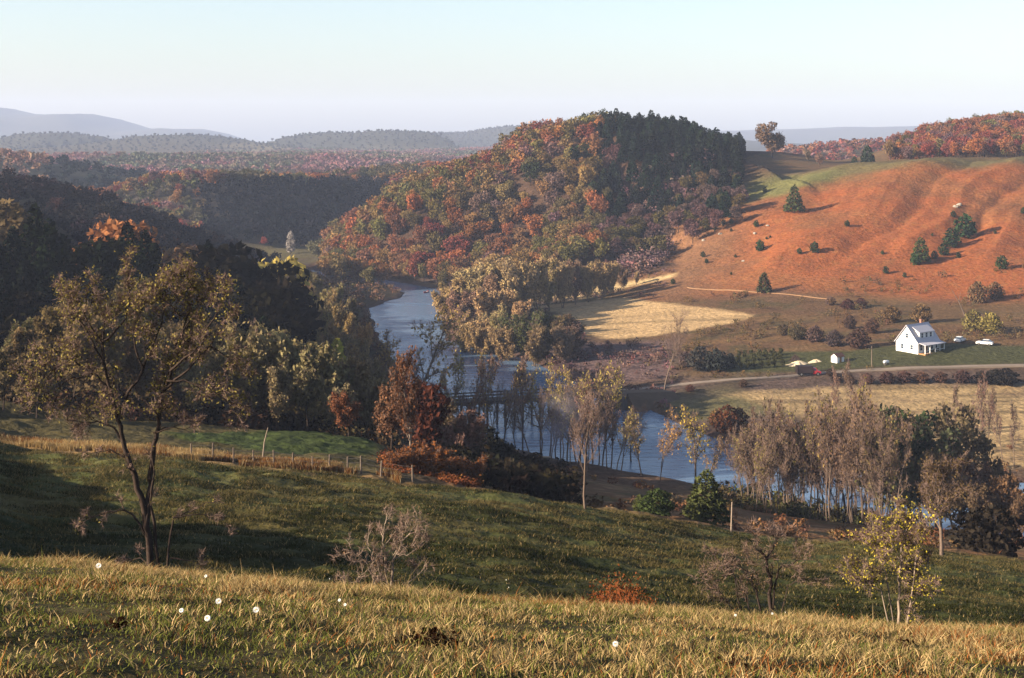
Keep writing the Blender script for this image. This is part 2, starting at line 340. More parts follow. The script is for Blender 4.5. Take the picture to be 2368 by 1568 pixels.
# ------------------------------------------------------------------ ground
def in_poly(x, y, P): return sdist(x, y, P)
def wpoly(pts): return np.array([hit(*p)[:2] for p in pts])
FIELD1 = wpoly([(1215, 708), (1330, 700), (1440, 688), (1540, 700), (1640, 712), (1748, 728), (1700, 745), (1590, 765), (1450, 782), (1400, 783), (1345, 768), (1345, 745), (1280, 722)])
FIELD2 = wpoly([(1690, 912), (1790, 902), (1950, 893), (2150, 890), (2360, 893), (2480, 896), (2500, 1085), (2300, 1078), (2150, 1062), (2040, 1040), (1900, 990), (1800, 945)])
LAWN = wpoly([(1640, 858), (1640, 828), (1760, 812), (1960, 812), (2050, 800), (2200, 795), (2420, 800), (2420, 842), (2200, 846), (1980, 852), (1850, 860)])
MEAD2 = wpoly([(380, 998), (600, 996), (880, 999), (885, 1010), (878, 1040), (840, 1052), (700, 1050), (560, 1038), (440, 1020)])
GREEN1 = wpoly([(1640, 470), (1740, 425), (1840, 405), (1950, 392), (1940, 402), (1880, 425), (1800, 450), (1700, 470), (1650, 482)])
LITF = wpoly([(1200, 682), (1300, 672), (1450, 650), (1560, 632), (1560, 640), (1460, 660), (1350, 684), (1215, 700)])
def ground_col(x, y, z, X, rs, mk):
    n = len(x); c = np.zeros((n, 3))
    def setc(m, col): 
        m = np.clip(m, 0, 1)[:, None]; c[:] = c*(1-m)+np.asarray(col)*m
    f1 = fbm(x/9, y/9, 21, 4); f2 = fbm(x/40, y/40, 22, 3); f3 = fbm(x/2.2, y/2.2, 23, 3)
    c[:] = (0.075, 0.052, 0.038)
    setc(sstep(-0.2, 0.5, f1)*0.6, (0.15, 0.10, 0.085))                # dull brushy valley floor
    setc(sstep(0.1, 0.5, f2)*0.7, (0.13, 0.12, 0.05))
    # meadow under the blades
    m = 1-sstep(36, 46, y); setc(m, (0.055, 0.045, 0.018))
    # pasture
    pe = np.interp(X, [0, 300, 600, 800, 950, 1200, 1350, 1500, 1650, 1800, 2100, 2367], [107, 105, 107, 108, 107, 112, 114, 115, 119, 120, 119, 115])+2.5*f3
    m = sstep(38, 50, y)*(1-sstep(-1.5, 1.5, y-pe))
    setc(m, (0.058, 0.066, 0.020)); setc(m*sstep(-0.05, 0.45, f3)*0.6, (0.11, 0.095, 0.035)); setc(m*sstep(0.1, 0.5, fbm(x/14, y/5, 24, 3))*0.55, (0.12, 0.09, 0.035))
    setc(m*sstep(85, 108, y)*0.5, (0.115, 0.12, 0.042)); setc(m*(1-sstep(60, 86, y+6*f3))*0.6, (0.016, 0.019, 0.007))  # gully end of the pasture darkened to stand in for its shade
    # slope between pasture and river: rusty brown rough grass
    m = sstep(-1.5, 1.5, y-pe)*(1-sstep(200, 290, y))
    setc(m, (0.16, 0.085, 0.04)); setc(m*sstep(0, 0.4, f1)*0.7, (0.09, 0.075, 0.03)); setc(m*sstep(0.1, 0.5, f3)*0.5, (0.28, 0.18, 0.09))
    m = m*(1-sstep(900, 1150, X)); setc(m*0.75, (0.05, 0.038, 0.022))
    # dry strip along the fence
    sw = np.interp(X, [0, 400, 650, 925], [12, 8.5, 5.0, 2.8]); m = sstep(-1, 1, y-pe)*(1-sstep(158, 165, y))*(1-sstep(880, 1000, X)); setc(m, (0.075, 0.062, 0.026)); m = m*(1-sstep(0.9, 1.2, (y-pe)/sw)); setc(m, (0.25, 0.16, 0.07))
    d = in_poly(x, y, MEAD2); m = sstep(1, -1, d); setc(m, (0.045, 0.062, 0.018))
    # wooded ground to the left
    m = sstep(158, 175, y)*(1-sstep(900, 1000, X))*(1-sstep(650, 800, y)); setc(m*0.8, (0.05, 0.04, 0.02))
    # rust-coloured hillside
    hs = sstep(1380, 1560, X+0.0*y)*sstep(-12, 12, y+6*f1-np.interp(X, [1500, 1800, 2000, 2200, 2367], [492, 487, 474, 458, 445]))*(1-sstep(640, 690, y))
    setc(hs, (0.275, 0.086, 0.029)); setc(hs*sstep(-0.1, 0.5, f1)*0.45, (0.17, 0.065, 0.028)); setc(hs*sstep(0.15, 0.5, f3)*0.5, (0.28, 0.12, 0.04))
    setc(hs*sstep(0.05, 0.5, f2)*0.45, (0.17, 0.09, 0.038))
    m = sstep(1400, 1600, X)*sstep(612, 640, y+5*f1); setc(m*(1-sstep(900, 960, y)), (0.13, 0.105, 0.045))
    m = hs*(1-sstep(1500, 1760, X-(y-500)*1.2)); setc(m*0.75, (0.17, 0.10, 0.055))
    d = in_poly(x, y, GREEN1); m = sstep(8, -4, d+6*f1); setc(m, (0.15, 0.145, 0.05))
    # rough ground between road and hill
    m = sstep(1300, 1500, X)*sstep(345, 372, y)*(1-hs); setc(m*0.85, (0.135, 0.075, 0.036)); setc(m*sstep(0.05, 0.4, f1)*0.6, (0.06, 0.055, 0.022))
    setc(m*sstep(0.1, 0.5, fbm(x/25, y/12, 29, 3))*0.6, (0.17, 0.10, 0.045))
    # purplish brush flat on the far bank
    m = sstep(1230, 1330, X)*(1-sstep(1520, 1600, X))*sstep(352, 362, y)*(1-sstep(412, 424, y)); setc(m*0.9, (0.13, 0.085, 0.082))
    for P, col, wd in ((FIELD1, (0.50, 0.34, 0.17), 2), (FIELD2, (0.40, 0.28, 0.14), 3), (LITF, (0.50, 0.36, 0.18), 2)):
        d = in_poly(x, y, P)+2.0*fbm(x/6, y/6, 41, 3); m = sstep(wd, -wd, d)
        setc(m, col); setc(m*sstep(0.0, 0.5, fbm(x/16, y/5, 42, 3))*0.5, np.array(col)*0.62)
    d = in_poly(x, y, FIELD1); xx = x*0.2+y  # track through the stubble
    m = sstep(2, -2, d)*np.exp(-((y-(454-x*0.17+6))/2.2)**2); setc(m*0.8, (0.26, 0.18, 0.09))
    d = in_poly(x, y, FIELD2); m = sstep(3, -3, d)*sstep(0.12, 0.4, fbm(x/22, y/4.5, 44, 3)); setc(m*0.75, (0.15, 0.105, 0.055)); setc(sstep(3, -3, d)*sstep(0.0, 0.45, fbm(x/9, y/6, 45, 4))*0.6, (0.20, 0.13, 0.075))
    d = in_poly(x, y, LAWN)+2*f1; m = sstep(2.5, -2.5, d); setc(m, (0.06, 0.062, 0.025))
    # woods
    for k, col in (('wooded_hill', (0.06, 0.035, 0.024)), ('spur', (0.075, 0.045, 0.03)), ('mid_hill', (0.04, 0.035, 0.03)), ('left_blue', (0.05, 0.05, 0.035)), ('purple_ridge', (0.14, 0.06, 0.05))):
        setc(sstep(0.05, 0.3, mk[k])*0.9, col)
    m = sstep(900, 1050, y)*(1-mk['mid_hill'])*(1-mk['left_blue']); setc(m*0.9, (0.08, 0.065, 0.035)); setc(m*sstep(0.1, 0.4, fbm(x/180, y/300, 51, 3))*0.8, (0.24, 0.19, 0.10))
    setc(sstep(2800, 3200, y)*0.9, (0.05, 0.052, 0.035))
    # mud and stones at the water's edge
    m = sstep(3.5, 0.5, rs)*sstep(-999, -998, -rs*0+rs); setc(m*0.8, (0.085, 0.05, 0.04))
    m = sstep(0.3, -1, rs); setc(m, (0.03, 0.028, 0.02))
    return c
def build_ground():
    yy = np.concatenate([np.linspace(-60, 4, 12)[:-1], np.exp(np.linspace(math.log(4), math.log(42), 130))[:-1], np.exp(np.linspace(math.log(42), math.log(160), 430))[:-1],
                         np.exp(np.linspace(math.log(160), math.log(1250), 640))[:-1], np.exp(np.linspace(math.log(1250), math.log(9600), 150))])
    uu = np.concatenate([np.linspace(-0.95, -0.42, 60)[:-1], np.linspace(-0.42, 0.42, 860), np.linspace(0.42, 0.95, 60)[1:]])
    U, Y = np.meshgrid(uu, yy); X_ = U*(np.maximum(Y, -30)+38); x = X_.ravel(); y = Y.ravel()
    z, X, rs, mk = H(x, y, masks=True)
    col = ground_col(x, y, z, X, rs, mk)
    nc = len(uu); nr = len(yy); i = np.arange(nr-1)[:, None]*nc+np.arange(nc-1)[None]
    F = np.stack([i, i+1, i+nc+1, i+nc], -1).reshape(-1, 4)
    m, n, out = mat_new('ground'); b = prin(n, out, 0.95, 0.05)
    a = N(n, "ShaderNodeAttribute", attribute_name='tint'); g = N(n, "ShaderNodeNewGeometry")
    nz = N(n, "ShaderNodeTexNoise"); nz.inputs['Scale'].default_value = 0.6; nz.inputs['Detail'].default_value = 8; nz.inputs['Roughness'].default_value = 0.72
    mp = N(n, "ShaderNodeMapRange"); mp.inputs[1].default_value = 0.3; mp.inputs[2].default_value = 0.7; mp.inputs[3].default_value = 0.30; mp.inputs[4].default_value = 0.86
    v = N(n, "ShaderNodeVectorMath", operation='SCALE')
    n.links.new(g.outputs['Position'], nz.inputs['Vector']); n.links.new(nz.outputs[0], mp.inputs[0]); n.links.new(a.outputs['Color'], v.inputs[0]); n.links.new(mp.outputs[0], v.inputs['Scale'])
    n.links.new(v.outputs[0], b.inputs['Base Color'])
    bp = N(n, "ShaderNodeBump"); bp.inputs['Strength'].default_value = 0.9; bp.inputs['Distance'].default_value = 0.5
    nz2 = N(n, "ShaderNodeTexNoise"); nz2.inputs['Scale'].default_value = 0.9; nz2.inputs['Detail'].default_value = 6
    n.links.new(g.outputs['Position'], nz2.inputs['Vector']); n.links.new(nz2.outputs[0], bp.inputs['Height']); n.links.new(bp.outputs[0], b.inputs['Normal'])
    me = mesh_np('ground', np.stack([x, y, z], 1), F, [m], col=col, smooth=True)
    tag(link('ground', me), kind='structure')
build_ground()

# river: one sheet at water level, reaching under both banks
def build_river():
    m, n, out = mat_new('river_water'); b = prin(n, out, 0.22, 0.5)
    b.inputs['Base Color'].default_value = (0.075, 0.12, 0.19, 1); b.inputs['IOR'].default_value = 1.33
    g = N(n, "ShaderNodeNewGeometry"); mp = N(n, "ShaderNodeMapping"); mp.inputs['Scale'].default_value = (0.35, 1.0, 1); n.links.new(g.outputs['Position'], mp.inputs['Vector'])
    a = N(n, "ShaderNodeTexNoise"); a.inputs['Scale'].default_value = 0.5; a.inputs['Detail'].default_value = 5
    c = N(n, "ShaderNodeTexNoise"); c.inputs['Scale'].default_value = 0.07; c.inputs['Detail'].default_value = 3
    n.links.new(mp.outputs[0], a.inputs['Vector']); n.links.new(mp.outputs[0], c.inputs['Vector'])
    r = N(n, "ShaderNodeMapRange"); r.inputs[1].default_value = 0.48; r.inputs[2].default_value = 0.62; r.inputs[3].default_value = 0.25; r.inputs[4].default_value = 1.0
    n.links.new(c.outputs[0], r.inputs[0])
    bp = N(n, "ShaderNodeBump"); bp.inputs['Distance'].default_value = 0.55; n.links.new(r.outputs[0], bp.inputs['Strength']); n.links.new(a.outputs[0], bp.inputs['Height'])
    n.links.new(bp.outputs[0], b.inputs['Normal'])
    V = [(-190, 180, 0), (260, 180, 0), (260, 380, 0), (60, 720, 0), (-190, 800, 0)]
    me = mesh_np('river', V, np.array([[0, 1, 2, 3, 4]]), [m]); tag(link('river', me), kind='structure')
build_river()
# ------------------------------------------------------------------ trees
def unit(v): return v/(np.linalg.norm(v)+1e-9)
def leaf_tris(P, size, rng, flat=0.0, diamond=True):
    """small leaf clumps: one diamond (two triangles) each"""
    n = len(P); a = rng.normal(size=(n, 3)); a[:, 2] *= (1-flat); a /= np.linalg.norm(a, axis=1)[:, None]
    b = rng.normal(size=(n, 3)); b -= (b*a).sum(1)[:, None]*a; b /= np.linalg.norm(b, axis=1)[:, None]
    s = size*rng.uniform(0.6, 1.35, n)[:, None]
    V = np.stack([P-a*s*0.6, P+b*s*0.36, P+a*s*0.6, P-b*s*0.36], 1).reshape(-1, 3)
    i = np.arange(n)[:, None]*4
    return V, i+np.array([[0, 1, 2, 3]])
def twig_tris(P0, D, L, wd, rng):
    n = len(P0); s = rng.normal(size=(n, 3)); s -= (s*D).sum(1)[:, None]*D; s /= np.linalg.norm(s, axis=1)[:, None]
    w_ = wd*rng.uniform(0.6, 1.2, n)[:, None]; L = (L*rng.uniform(0.5, 1.15, n))[:, None]
    mid = P0+D*L*0.55+rng.normal(size=(n, 3))*L*0.07; end = P0+D*L
    V = np.stack([P0-s*w_, P0+s*w_, mid+s*w_*0.7, mid-s*w_*0.7, end], 1).reshape(-1, 3)
    i = np.arange(n)[:, None]*5
    return V, i+np.array([[0, 1, 2, 3]]), i+np.array([[3, 2, 4]])
def grow(rng, p, d, L, r, lvl, maxl, out, tips, kids=(5, 5, 4), ang=(35, 60), up=0.15, wig=0.16, first=0.3, ratio=0.6):
    k = 6 if lvl == 0 else 5
    P = [np.array(p, float)]; d = unit(np.array(d, float)); ds = []
    for i in range(k):
        d = unit(d+rng.normal(size=3)*wig+np.array([0, 0, up*(0.3 if lvl == 0 else 1)]))
        P.append(P[-1]+d*L/k); ds.append(d)
    P = np.array(P); R = np.linspace(r, r*(0.35 if lvl < maxl else 0.2), k+1); out.append((P, R, lvl))
    if lvl >= maxl-1:
        for i in range(1, k+1): tips.append((P[i], ds[i-1]))
    if lvl >= maxl: return
    nk = kids[min(lvl, len(kids)-1)]; ph = rng.uniform(0, 6.28)
    for j in range(nk):
        t = first+(1-first)*(j+rng.uniform(0.1, 0.9))/nk; q = t*k; i = min(int(q), k-1); f = q-i
        pp = P[i]*(1-f)+P[i+1]*f; base = ds[i]; ph += 2.4+rng.normal()*0.4
        a = unit(np.cross(base, [0.3, 0.2, 1.0])) if abs(base[2]) < 0.95 else np.array([1.0, 0, 0]); b = np.cross(base, a)
        an = math.radians(rng.uniform(*ang)); nd = base*math.cos(an)+(a*math.cos(ph)+b*math.sin(ph))*math.sin(an)
        ll = L*ratio*(1.15-0.55*t)*rng.uniform(0.8, 1.2)
        grow(rng, pp, nd, ll, max(r*(1-0.6*t)*0.55, 0.008), lvl+1, maxl, out, tips, kids, ang, up, wig, 0.25, ratio)
def bare_tree(name, h, seed, stems=1, kids=(7, 5, 4), ang=(30, 58), up=0.12, r=None, twigs=6, twl=0.09, leaves=3, lsz=0.16, trunk_frac=0.8, first=0.3, lean=0.0, wig=0.14, ratio=0.5, bark='bark', twig='twig', tw=0.010, spreadv=0.25, levels=2, topleaf=0.0, minr=0.0):
    """trunk mesh and crown mesh of a thin-leaved broadleaf tree; h metres tall, origin at the foot"""
    rng = np.random.default_rng(seed); out = []; tips = []
    r = r or h*0.016
    for s in range(stems):
        a = rng.uniform(0, 6.28); sp = 0 if stems == 1 else spreadv*rng.uniform(0.6, 1.2)
        grow(rng, (0, 0, -0.3), (math.cos(a)*sp+lean, math.sin(a)*sp, 1), h*trunk_frac*(1 if stems == 1 else rng.uniform(0.8, 1.05)), r*(1 if stems == 1 else 0.75), 0, levels, out, tips, kids, ang, up, wig, first, ratio)
    zmax = max(P[:, 2].max() for P, R, l in out); k = h*0.97/zmax
    tb = MB()
    for P, R, l in out: tb.tube(P*k, np.maximum(R, minr), 6 if l == 0 else (4 if l == 1 else 3))
    tr = tb.mesh(name+'_trunk', [M[bark]], True)
    T = np.array([t[0] for t in tips])*k; D = np.array([t[1] for t in tips])
    n = len(T); idx = np.repeat(np.arange(n), twigs)
    dd = D[idx]+rng.normal(size=(len(idx), 3))*0.75+np.array([0, 0, 0.25]); dd /= np.linalg.norm(dd, axis=1)[:, None]
    P0 = T[idx]+rng.normal(size=(len(idx), 3))*h*0.008
    V, q, t3 = twig_tris(P0, dd, np.full(len(idx), h*twl), h*tw*0.1, rng)
    V2 = np.zeros((0, 3)); q2 = np.zeros((0, 4), int)
    if leaves > 0:
        nl = int(n*leaves); id2 = rng.integers(0, n, nl)
        if topleaf > 0:
            pz = T[:, 2]/h; pr = np.clip((pz-topleaf)*3+0.15, 0.02, 1); pr /= pr.sum(); id2 = rng.choice(n, nl, p=pr)
        PP = T[id2]+rng.normal(size=(nl, 3))*h*0.03
        V2, q2 = leaf_tris(PP, lsz, rng)
    me = mesh_np(name+'_crown', np.concatenate([V, V2]), [np.concatenate([q, q2+len(V)]), t3], [M[twig], M['leaf']],
                 midx=np.concatenate([np.zeros(len(q)), np.ones(len(q2)), np.zeros(len(t3))]))
    return tr, me
def shape_pts(rng, kind, n, h, wd):
    """points through a lobed crown; returns positions"""
    if kind == 'round':
        L = rng.integers(9, 15); c = []
        for i in range(L):
            a = rng.uniform(0, 6.28); zz_ = rng.uniform(0.34, 0.86); rr = wd*0.5*math.sin(PI*min(1, (1-zz_)*1.25+0.12))*rng.uniform(0.25, 0.78)
            c.append((math.cos(a)*rr, math.sin(a)*rr, zz_*h, wd*rng.uniform(0.17, 0.27)))
        c.append((0, 0, 0.86*h, wd*0.16)); c = np.array(c)
        j = rng.choice(len(c), n, p=c[:, 3]**2/np.sum(c[:, 3]**2)); v = rng.normal(size=(n, 3)); v /= np.linalg.norm(v, axis=1)[:, None]
        rad = c[j, 3]*(rng.uniform(0.55, 1.08, n)); P = c[j, :3]+v*rad[:, None]*np.array([1, 1, 0.85]); return P
    if kind == 'cone':
        z = h*(0.06+0.94*(1-np.sqrt(rng.uniform(0, 1, n)))); lay = np.floor(z/h*11)/11+0.03
        a = rng.uniform(0, 6.28, n); k = 0.78+0.22*np.sin(a*5+lay*40)
        rr = wd*0.5*(1-z/h)**0.58*k*rng.uniform(0.55, 1.05, n)**0.5; z = z-0.10*rr
        return np.stack([np.cos(a)*rr, np.sin(a)*rr, z], 1)
    if kind == 'cedar':
        z = h*rng.beta(1.5, 1.9, n); a = rng.uniform(0, 6.28, n); k = 0.75+0.25*np.sin(a*4+z/h*14)
        rr = wd*0.5*np.sin(PI*np.clip((z/h)*0.86+0.14, 0, 1))**0.7*k*rng.uniform(0.3, 1.05, n)**0.5
        return np.stack([np.cos(a)*rr, np.sin(a)*rr, z], 1)
    if kind == 'column':
        z = h*rng.uniform(0.1, 1, n); a = rng.uniform(0, 6.28, n); rr = wd*0.5*np.sin(PI*np.clip(z/h*0.8+0.18, 0, 1))**0.6*rng.uniform(0.2, 1, n)**0.5
        return np.stack([np.cos(a)*rr, np.sin(a)*rr, z], 1)
def leafy(name, kind, h, wd, n, size, seed, leafm='leaf', parts=False, trunk_r=None, bark='bark_dark', flat=0.0):
    rng = np.random.default_rng(seed); P = shape_pts(rng, kind, n, h, wd); V, q = leaf_tris(P, size, rng, flat)
    tb = MB(); r = trunk_r or h*0.022
    tb.tube([(0, 0, -0.6), (0.01*h, 0, h*0.3), (0, 0.01*h, h*0.62), (0, 0, h*0.85)], [r, r*0.8, r*0.5, r*0.15], 5)
    if kind == 'round':
        for i in range(5):
            a = rng.uniform(0, 6.28); tb.tube([(0, 0, h*(0.2+0.07*i)), (math.cos(a)*wd*0.2, math.sin(a)*wd*0.2, h*(0.42+0.06*i)), (math.cos(a)*wd*0.36, math.sin(a)*wd*0.36, h*(0.55+0.06*i))], [r*0.5, r*0.35, r*0.12], 4)
    if parts:
        return tb.mesh(name+'_trunk', [M[bark]], True), mesh_np(name+'_crown', V, q, [M[leafm]])
    tb.add(V, q=q); F = [np.concatenate(tb.q)]
    nq = len(F[0]); mi = np.zeros(nq); mi[nq-len(q):] = 1
    return mesh_np(name, np.concatenate(tb.v), F, [M[bark], M[leafm]], midx=mi)
def put_parts(proto, name, p, rz, s, label, cat, group, col, sz=None, tilt=0):
    tr, cr = proto
    o = empty(name, p, rz, label, cat, group); o.scale = (s, s, sz or s)
    if tilt: o.rotation_euler = (0, tilt, rz)
    a = link('trunk', tr, o); b = link('crown', cr, o); b.color = (*col, 1)
    return o
def put_one(me, name, p, rz, s, label, cat, group, col, sz=None):
    o = link(name, me); o.location = p; o.rotation_euler = (0, 0, rz); o.scale = (s, s, sz or s); o.color = (*col, 1)
    return tag(o, label, cat, group)
RG = np.random.default_rng(7)
def szw(s, lo, hi): return 'small ' if s < lo else ('large ' if s > hi else '')
ORD = 'first second third fourth fifth sixth seventh eighth ninth tenth eleventh twelfth thirteenth fourteenth fifteenth sixteenth seventeenth eighteenth nineteenth twentieth'.split()
def onth(i, n):
    if i < (n+1)//2: return (ORD[i] if i < 20 else 'mid')+' from the left'
    return ORD[min(n-1-i, 19)]+' from the right'
def jit(c, a=0.15): c = np.array(c)*RG.uniform(1-a, 1+a)*RG.uniform(1-a*0.5, 1+a*0.5, 3); return tuple(np.clip(c, 0, 1))
def merge_stuff(name, items, leafm='leaf_tint', n=60, size=1.6, kinds=('round',), h=8.5, wd=7.5, seed=3, protos=4):
    """one object of many small trees: items = list of (x, y, z, scale, colour, kind)"""
    rng = np.random.default_rng(seed); PR = {}
    for k in kinds:
        for j in range(protos):
            P = shape_pts(rng, k, n, h, wd if k == 'round' else wd*0.62); P = P.copy(); PR[(k, j)] = leaf_tris(P, size, rng)
    Vs, Qs, Cs = [], [], []; off = 0
    for (x, y, z, s, c, k) in items:
        V, q = PR[(k, int(rng.integers(protos)))]; a = rng.uniform(0, 6.28); ca, sa = math.cos(a)*s, math.sin(a)*s
        W = np.stack([V[:, 0]*ca-V[:, 1]*sa+x, V[:, 0]*sa+V[:, 1]*ca+y, V[:, 2]*s+z], 1)
        Vs.append(W); Qs.append(q+off); off += len(V)
        sh = rng.uniform(0.8, 1.2, len(q)).repeat(4)[:, None]; Cs.append(np.asarray(c)[None]*sh)
    me = mesh_np(name, np.concatenate(Vs), np.concatenate(Qs), [M[leafm]], col=np.concatenate(Cs))
    return link(name, me)

# ---- the wooded hill
PAL = {'rust orange': (0.31, 0.125, 0.052), 'russet brown': (0.235, 0.105, 0.060), 'crimson': (0.225, 0.065, 0.052), 'olive green': (0.155, 0.125, 0.05),
       'ochre yellow': (0.27, 0.165, 0.07), 'dull mauve brown': (0.18, 0.105, 0.10), 'dark green': (0.035, 0.050, 0.025)}
names = list(PAL)
broad = [leafy('broadleaf', 'round', 9.0, 8.4, 1000, 0.66, 100+i) for i in range(7)]
pines = [leafy('pine', 'cone', 9.6, 7.6, 900, 0.85, 200+i, leafm='needle') for i in range(5)]
def pick(x, y, X, w=None):
    v = fbm(np.array([x/28]), np.array([y/28]), 61, 2)[0]+RG.normal()*0.28+0.13
    if RG.random() < (0.26 if X > 1290 else 0.14): return 'olive green'
    if RG.random() < 0.13: return 'ochre yellow'
    if X < 1050 and v > 0.1: return 'ochre yellow' if RG.random() < 0.5 else 'olive green'
    if v < -0.50: return 'crimson'
    if v < -0.12: return 'russet brown'
    if v < 0.12: return 'rust orange'
    if v < 0.2: return 'ochre yellow'
    if v < 0.32: return 'dull mauve brown'
    if v < 0.48: return 'olive green'
    if v < 0.6: return 'dark green'
    return 'ochre yellow'
def scatter(n, x0, x1, y0, y1, dmin, ok, rng):
    cell = {}; res = []
    XY = np.stack([rng.uniform(x0, x1, n*8), rng.uniform(y0, y1, n*8)], 1)
    m = ok(XY[:, 0], XY[:, 1]); XY = XY[m]
    for x, y in XY:
        k = (int(x//dmin), int(y//dmin))
        if any((x-a)**2+(y-b)**2 < dmin*dmin for i in (-1, 0, 1) for j in (-1, 0, 1) for a, b in cell.get((k[0]+i, k[1]+j), ())): continue
        cell.setdefault(k, []).append((x, y)); res.append((x, y))
        if len(res) >= n: break
    return np.array(res)
def where(X, Y, k):
    if k == 'p':
        a = 'on the skyline' if Y < 350 else ('high up' if Y < 400 else ('half way down' if Y < 450 else 'near the foot'))
        return a+(' at the left edge' if X < 1450 else (' at the left centre' if X < 1520 else (' at the right centre' if X < 1590 else ' at the right edge')))
    a = 'on the upper slope' if Y < 430 else ('on the middle slope' if Y < 500 else ('on the lower slope' if Y < 570 else 'at the river foot'))
    b = 'at the left end' if X < 900 else ('left of centre' if X < 1050 else ('in the centre' if X < 1200 else ('right of centre' if X < 1340 else 'at the right')))
    return a+' '+b
def wooded():
    rng = np.random.default_rng(5)
    def ok(x, y):
        z, X, rs, mk = H(x, y, fine=False, masks=True)
        a = (mk['wooded_hill'] > 0.03) | (mk['spur'] > 0.12) | ((X < 1430) & (y > 585) & (y < 700))
        return a & (rs > 3) & (X > 755) & (X < 1712) & (y > 570)
    pts = scatter(2100, -110, 150, 560, 900, 4.8, ok, rng)
    z, X, rs, mk = H(pts[:, 0], pts[:, 1], fine=False, masks=True)
    Z = z; rest = []; vis = []
    for (x, y), zz_, xx in zip(pts, Z, X):
        # pines on the shaded side, broadleaves on the sunny side
        edge = 1395+rng.normal()*22+(25 if y > 722 else 0)
        Yd = YH-(zz_-EYE)/y*F0
        pine = xx > edge and Yd < 505+20*math.sin(xx*0.05) and not (xx > 1560 and Yd > 430 and rng.random() < 0.6)
        vis.append((x, y, zz_, xx, pine, visible(x, y, zz_+5)))
    vis.sort(key=lambda t: t[1])
    nb = npn = 0
    for x, y, zz_, xx, pine, v in vis:
        if not v and y > 760: continue
        if pine:
            if v and npn < 260:
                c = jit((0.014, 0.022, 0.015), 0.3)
                ps = rng.uniform(0.65, 1.25); put_one(pines[npn % 5], 'pine_tree', (x, y, zz_), rng.uniform(0, 6.28), ps, szw(ps, 0.85, 1.05)+'dark green pine '+where(xx, YH-(zz_-EYE)/y*F0, 'p')+' of the central stand', 'pine tree', 'pines on the shaded shoulder of the hill', c); npn += 1
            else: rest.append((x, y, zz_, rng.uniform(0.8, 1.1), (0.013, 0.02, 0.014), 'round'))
            continue
        k = pick(x, y, xx); s = rng.uniform(0.7, 1.35)
        if xx > 1400 and not pine: k = 'dull mauve brown' if rng.random() < 0.6 else 'olive green'; s *= 0.85
        if v and nb < 299:
            put_one(broad[nb % 7], 'autumn_tree', (x, y, zz_), rng.uniform(0, 6.28), s, szw(s, 0.9, 1.15)+k+' tree '+where(xx, YH-(zz_-EYE)/y*F0, 'b')+' of the wooded hill', 'tree', 'autumn trees on the central wooded hill', jit(np.array(PAL[k])*(0.72 if xx > 1400 else 1), 0.22)); nb += 1  # hill's shaded right side also darkened in leaf colour
        else: rest.append((x, y, zz_, s, jit(PAL[k], 0.2), 'round'))
    o = merge_stuff('hill_forest', rest, n=420, size=0.85, seed=8)
    tag(o, 'russet, orange and olive autumn forest filling the upper face of the central hill', 'forest', kind='stuff')
    print('wooded', nb, npn, len(rest))
wooded()
# ------------------------------------------------------------------ vegetation round the valley
def sc_h(p, Ytop): return max((EYE-(Ytop-YH)/F0*p[1])-p[2], 0.4)
OLIVE = (0.17, 0.145, 0.055); GREY_OL = (0.16, 0.135, 0.07); YEL = (0.42, 0.32, 0.09); TAN = (0.34, 0.24, 0.10); MAUVE = (0.19, 0.115, 0.085); RUST = (0.34, 0.10, 0.035); DKG = (0.04, 0.055, 0.025)
P_line = [bare_tree('field_tree', 10, 300+i, kids=(12, 6, 4), ang=(35, 65), leaves=7, lsz=0.42, twigs=5, twl=0.07, first=0.22, ratio=0.46, up=0.10, bark='bark_dark', tw=0.022) for i in range(5)]
P_slim = [bare_tree('slim_tree', 10, 320+i, kids=(15, 5, 3), ang=(35, 62), leaves=1.1, lsz=0.28, twigs=3, twl=0.06, first=0.25, ratio=0.30, up=0.10, bark='bark', tw=0.018, topleaf=0.25) for i in range(5)]
P_tall = [bare_tree('tall_tree', 10, 340+i, stems=1+(i % 3), kids=(11, 4, 3), ang=(30, 55), leaves=0.7, lsz=0.26, twigs=4, twl=0.06, first=0.32, ratio=0.26, up=0.12, r=0.11, bark='bark', tw=0.014, spreadv=0.14, topleaf=0.35) for i in range(5)]
P_will = [bare_tree('willow', 10, 360+i, stems=4, kids=(11, 6, 4), ang=(25, 50), leaves=6.0, lsz=0.36, twigs=6, twl=0.07, first=0.15, ratio=0.38, up=0.24, bark='bark', tw=0.024, spreadv=0.35) for i in range(5)]
P_shr = [bare_tree('shrub', 3, 380+i, stems=7, kids=(5, 4, 3), ang=(25, 55), leaves=2.2, lsz=0.20, twigs=4, twl=0.10, first=0.15, ratio=0.5, up=0.10, r=0.03, bark='bark', tw=0.04, spreadv=0.8) for i in range(4)]
P_bald = [bare_tree('bare_tree', 10, 400+i, kids=(12, 6, 4), ang=(30, 60), leaves=0.25, lsz=0.2, twigs=5, twl=0.07, first=0.3, ratio=0.44, up=0.12, bark='bark', tw=0.012) for i in range(3)]
rd = np.random.default_rng(99)
def plant(P, base_h, name, p, Ytop, label, cat, group, col, wide=1.0):
    h = sc_h(p, Ytop); s = h/base_h
    return put_parts(P[int(rd.integers(len(P)))], name, p, rd.uniform(0, 6.28), s*wide, label, cat, group, jit(col, 0.18), sz=s)
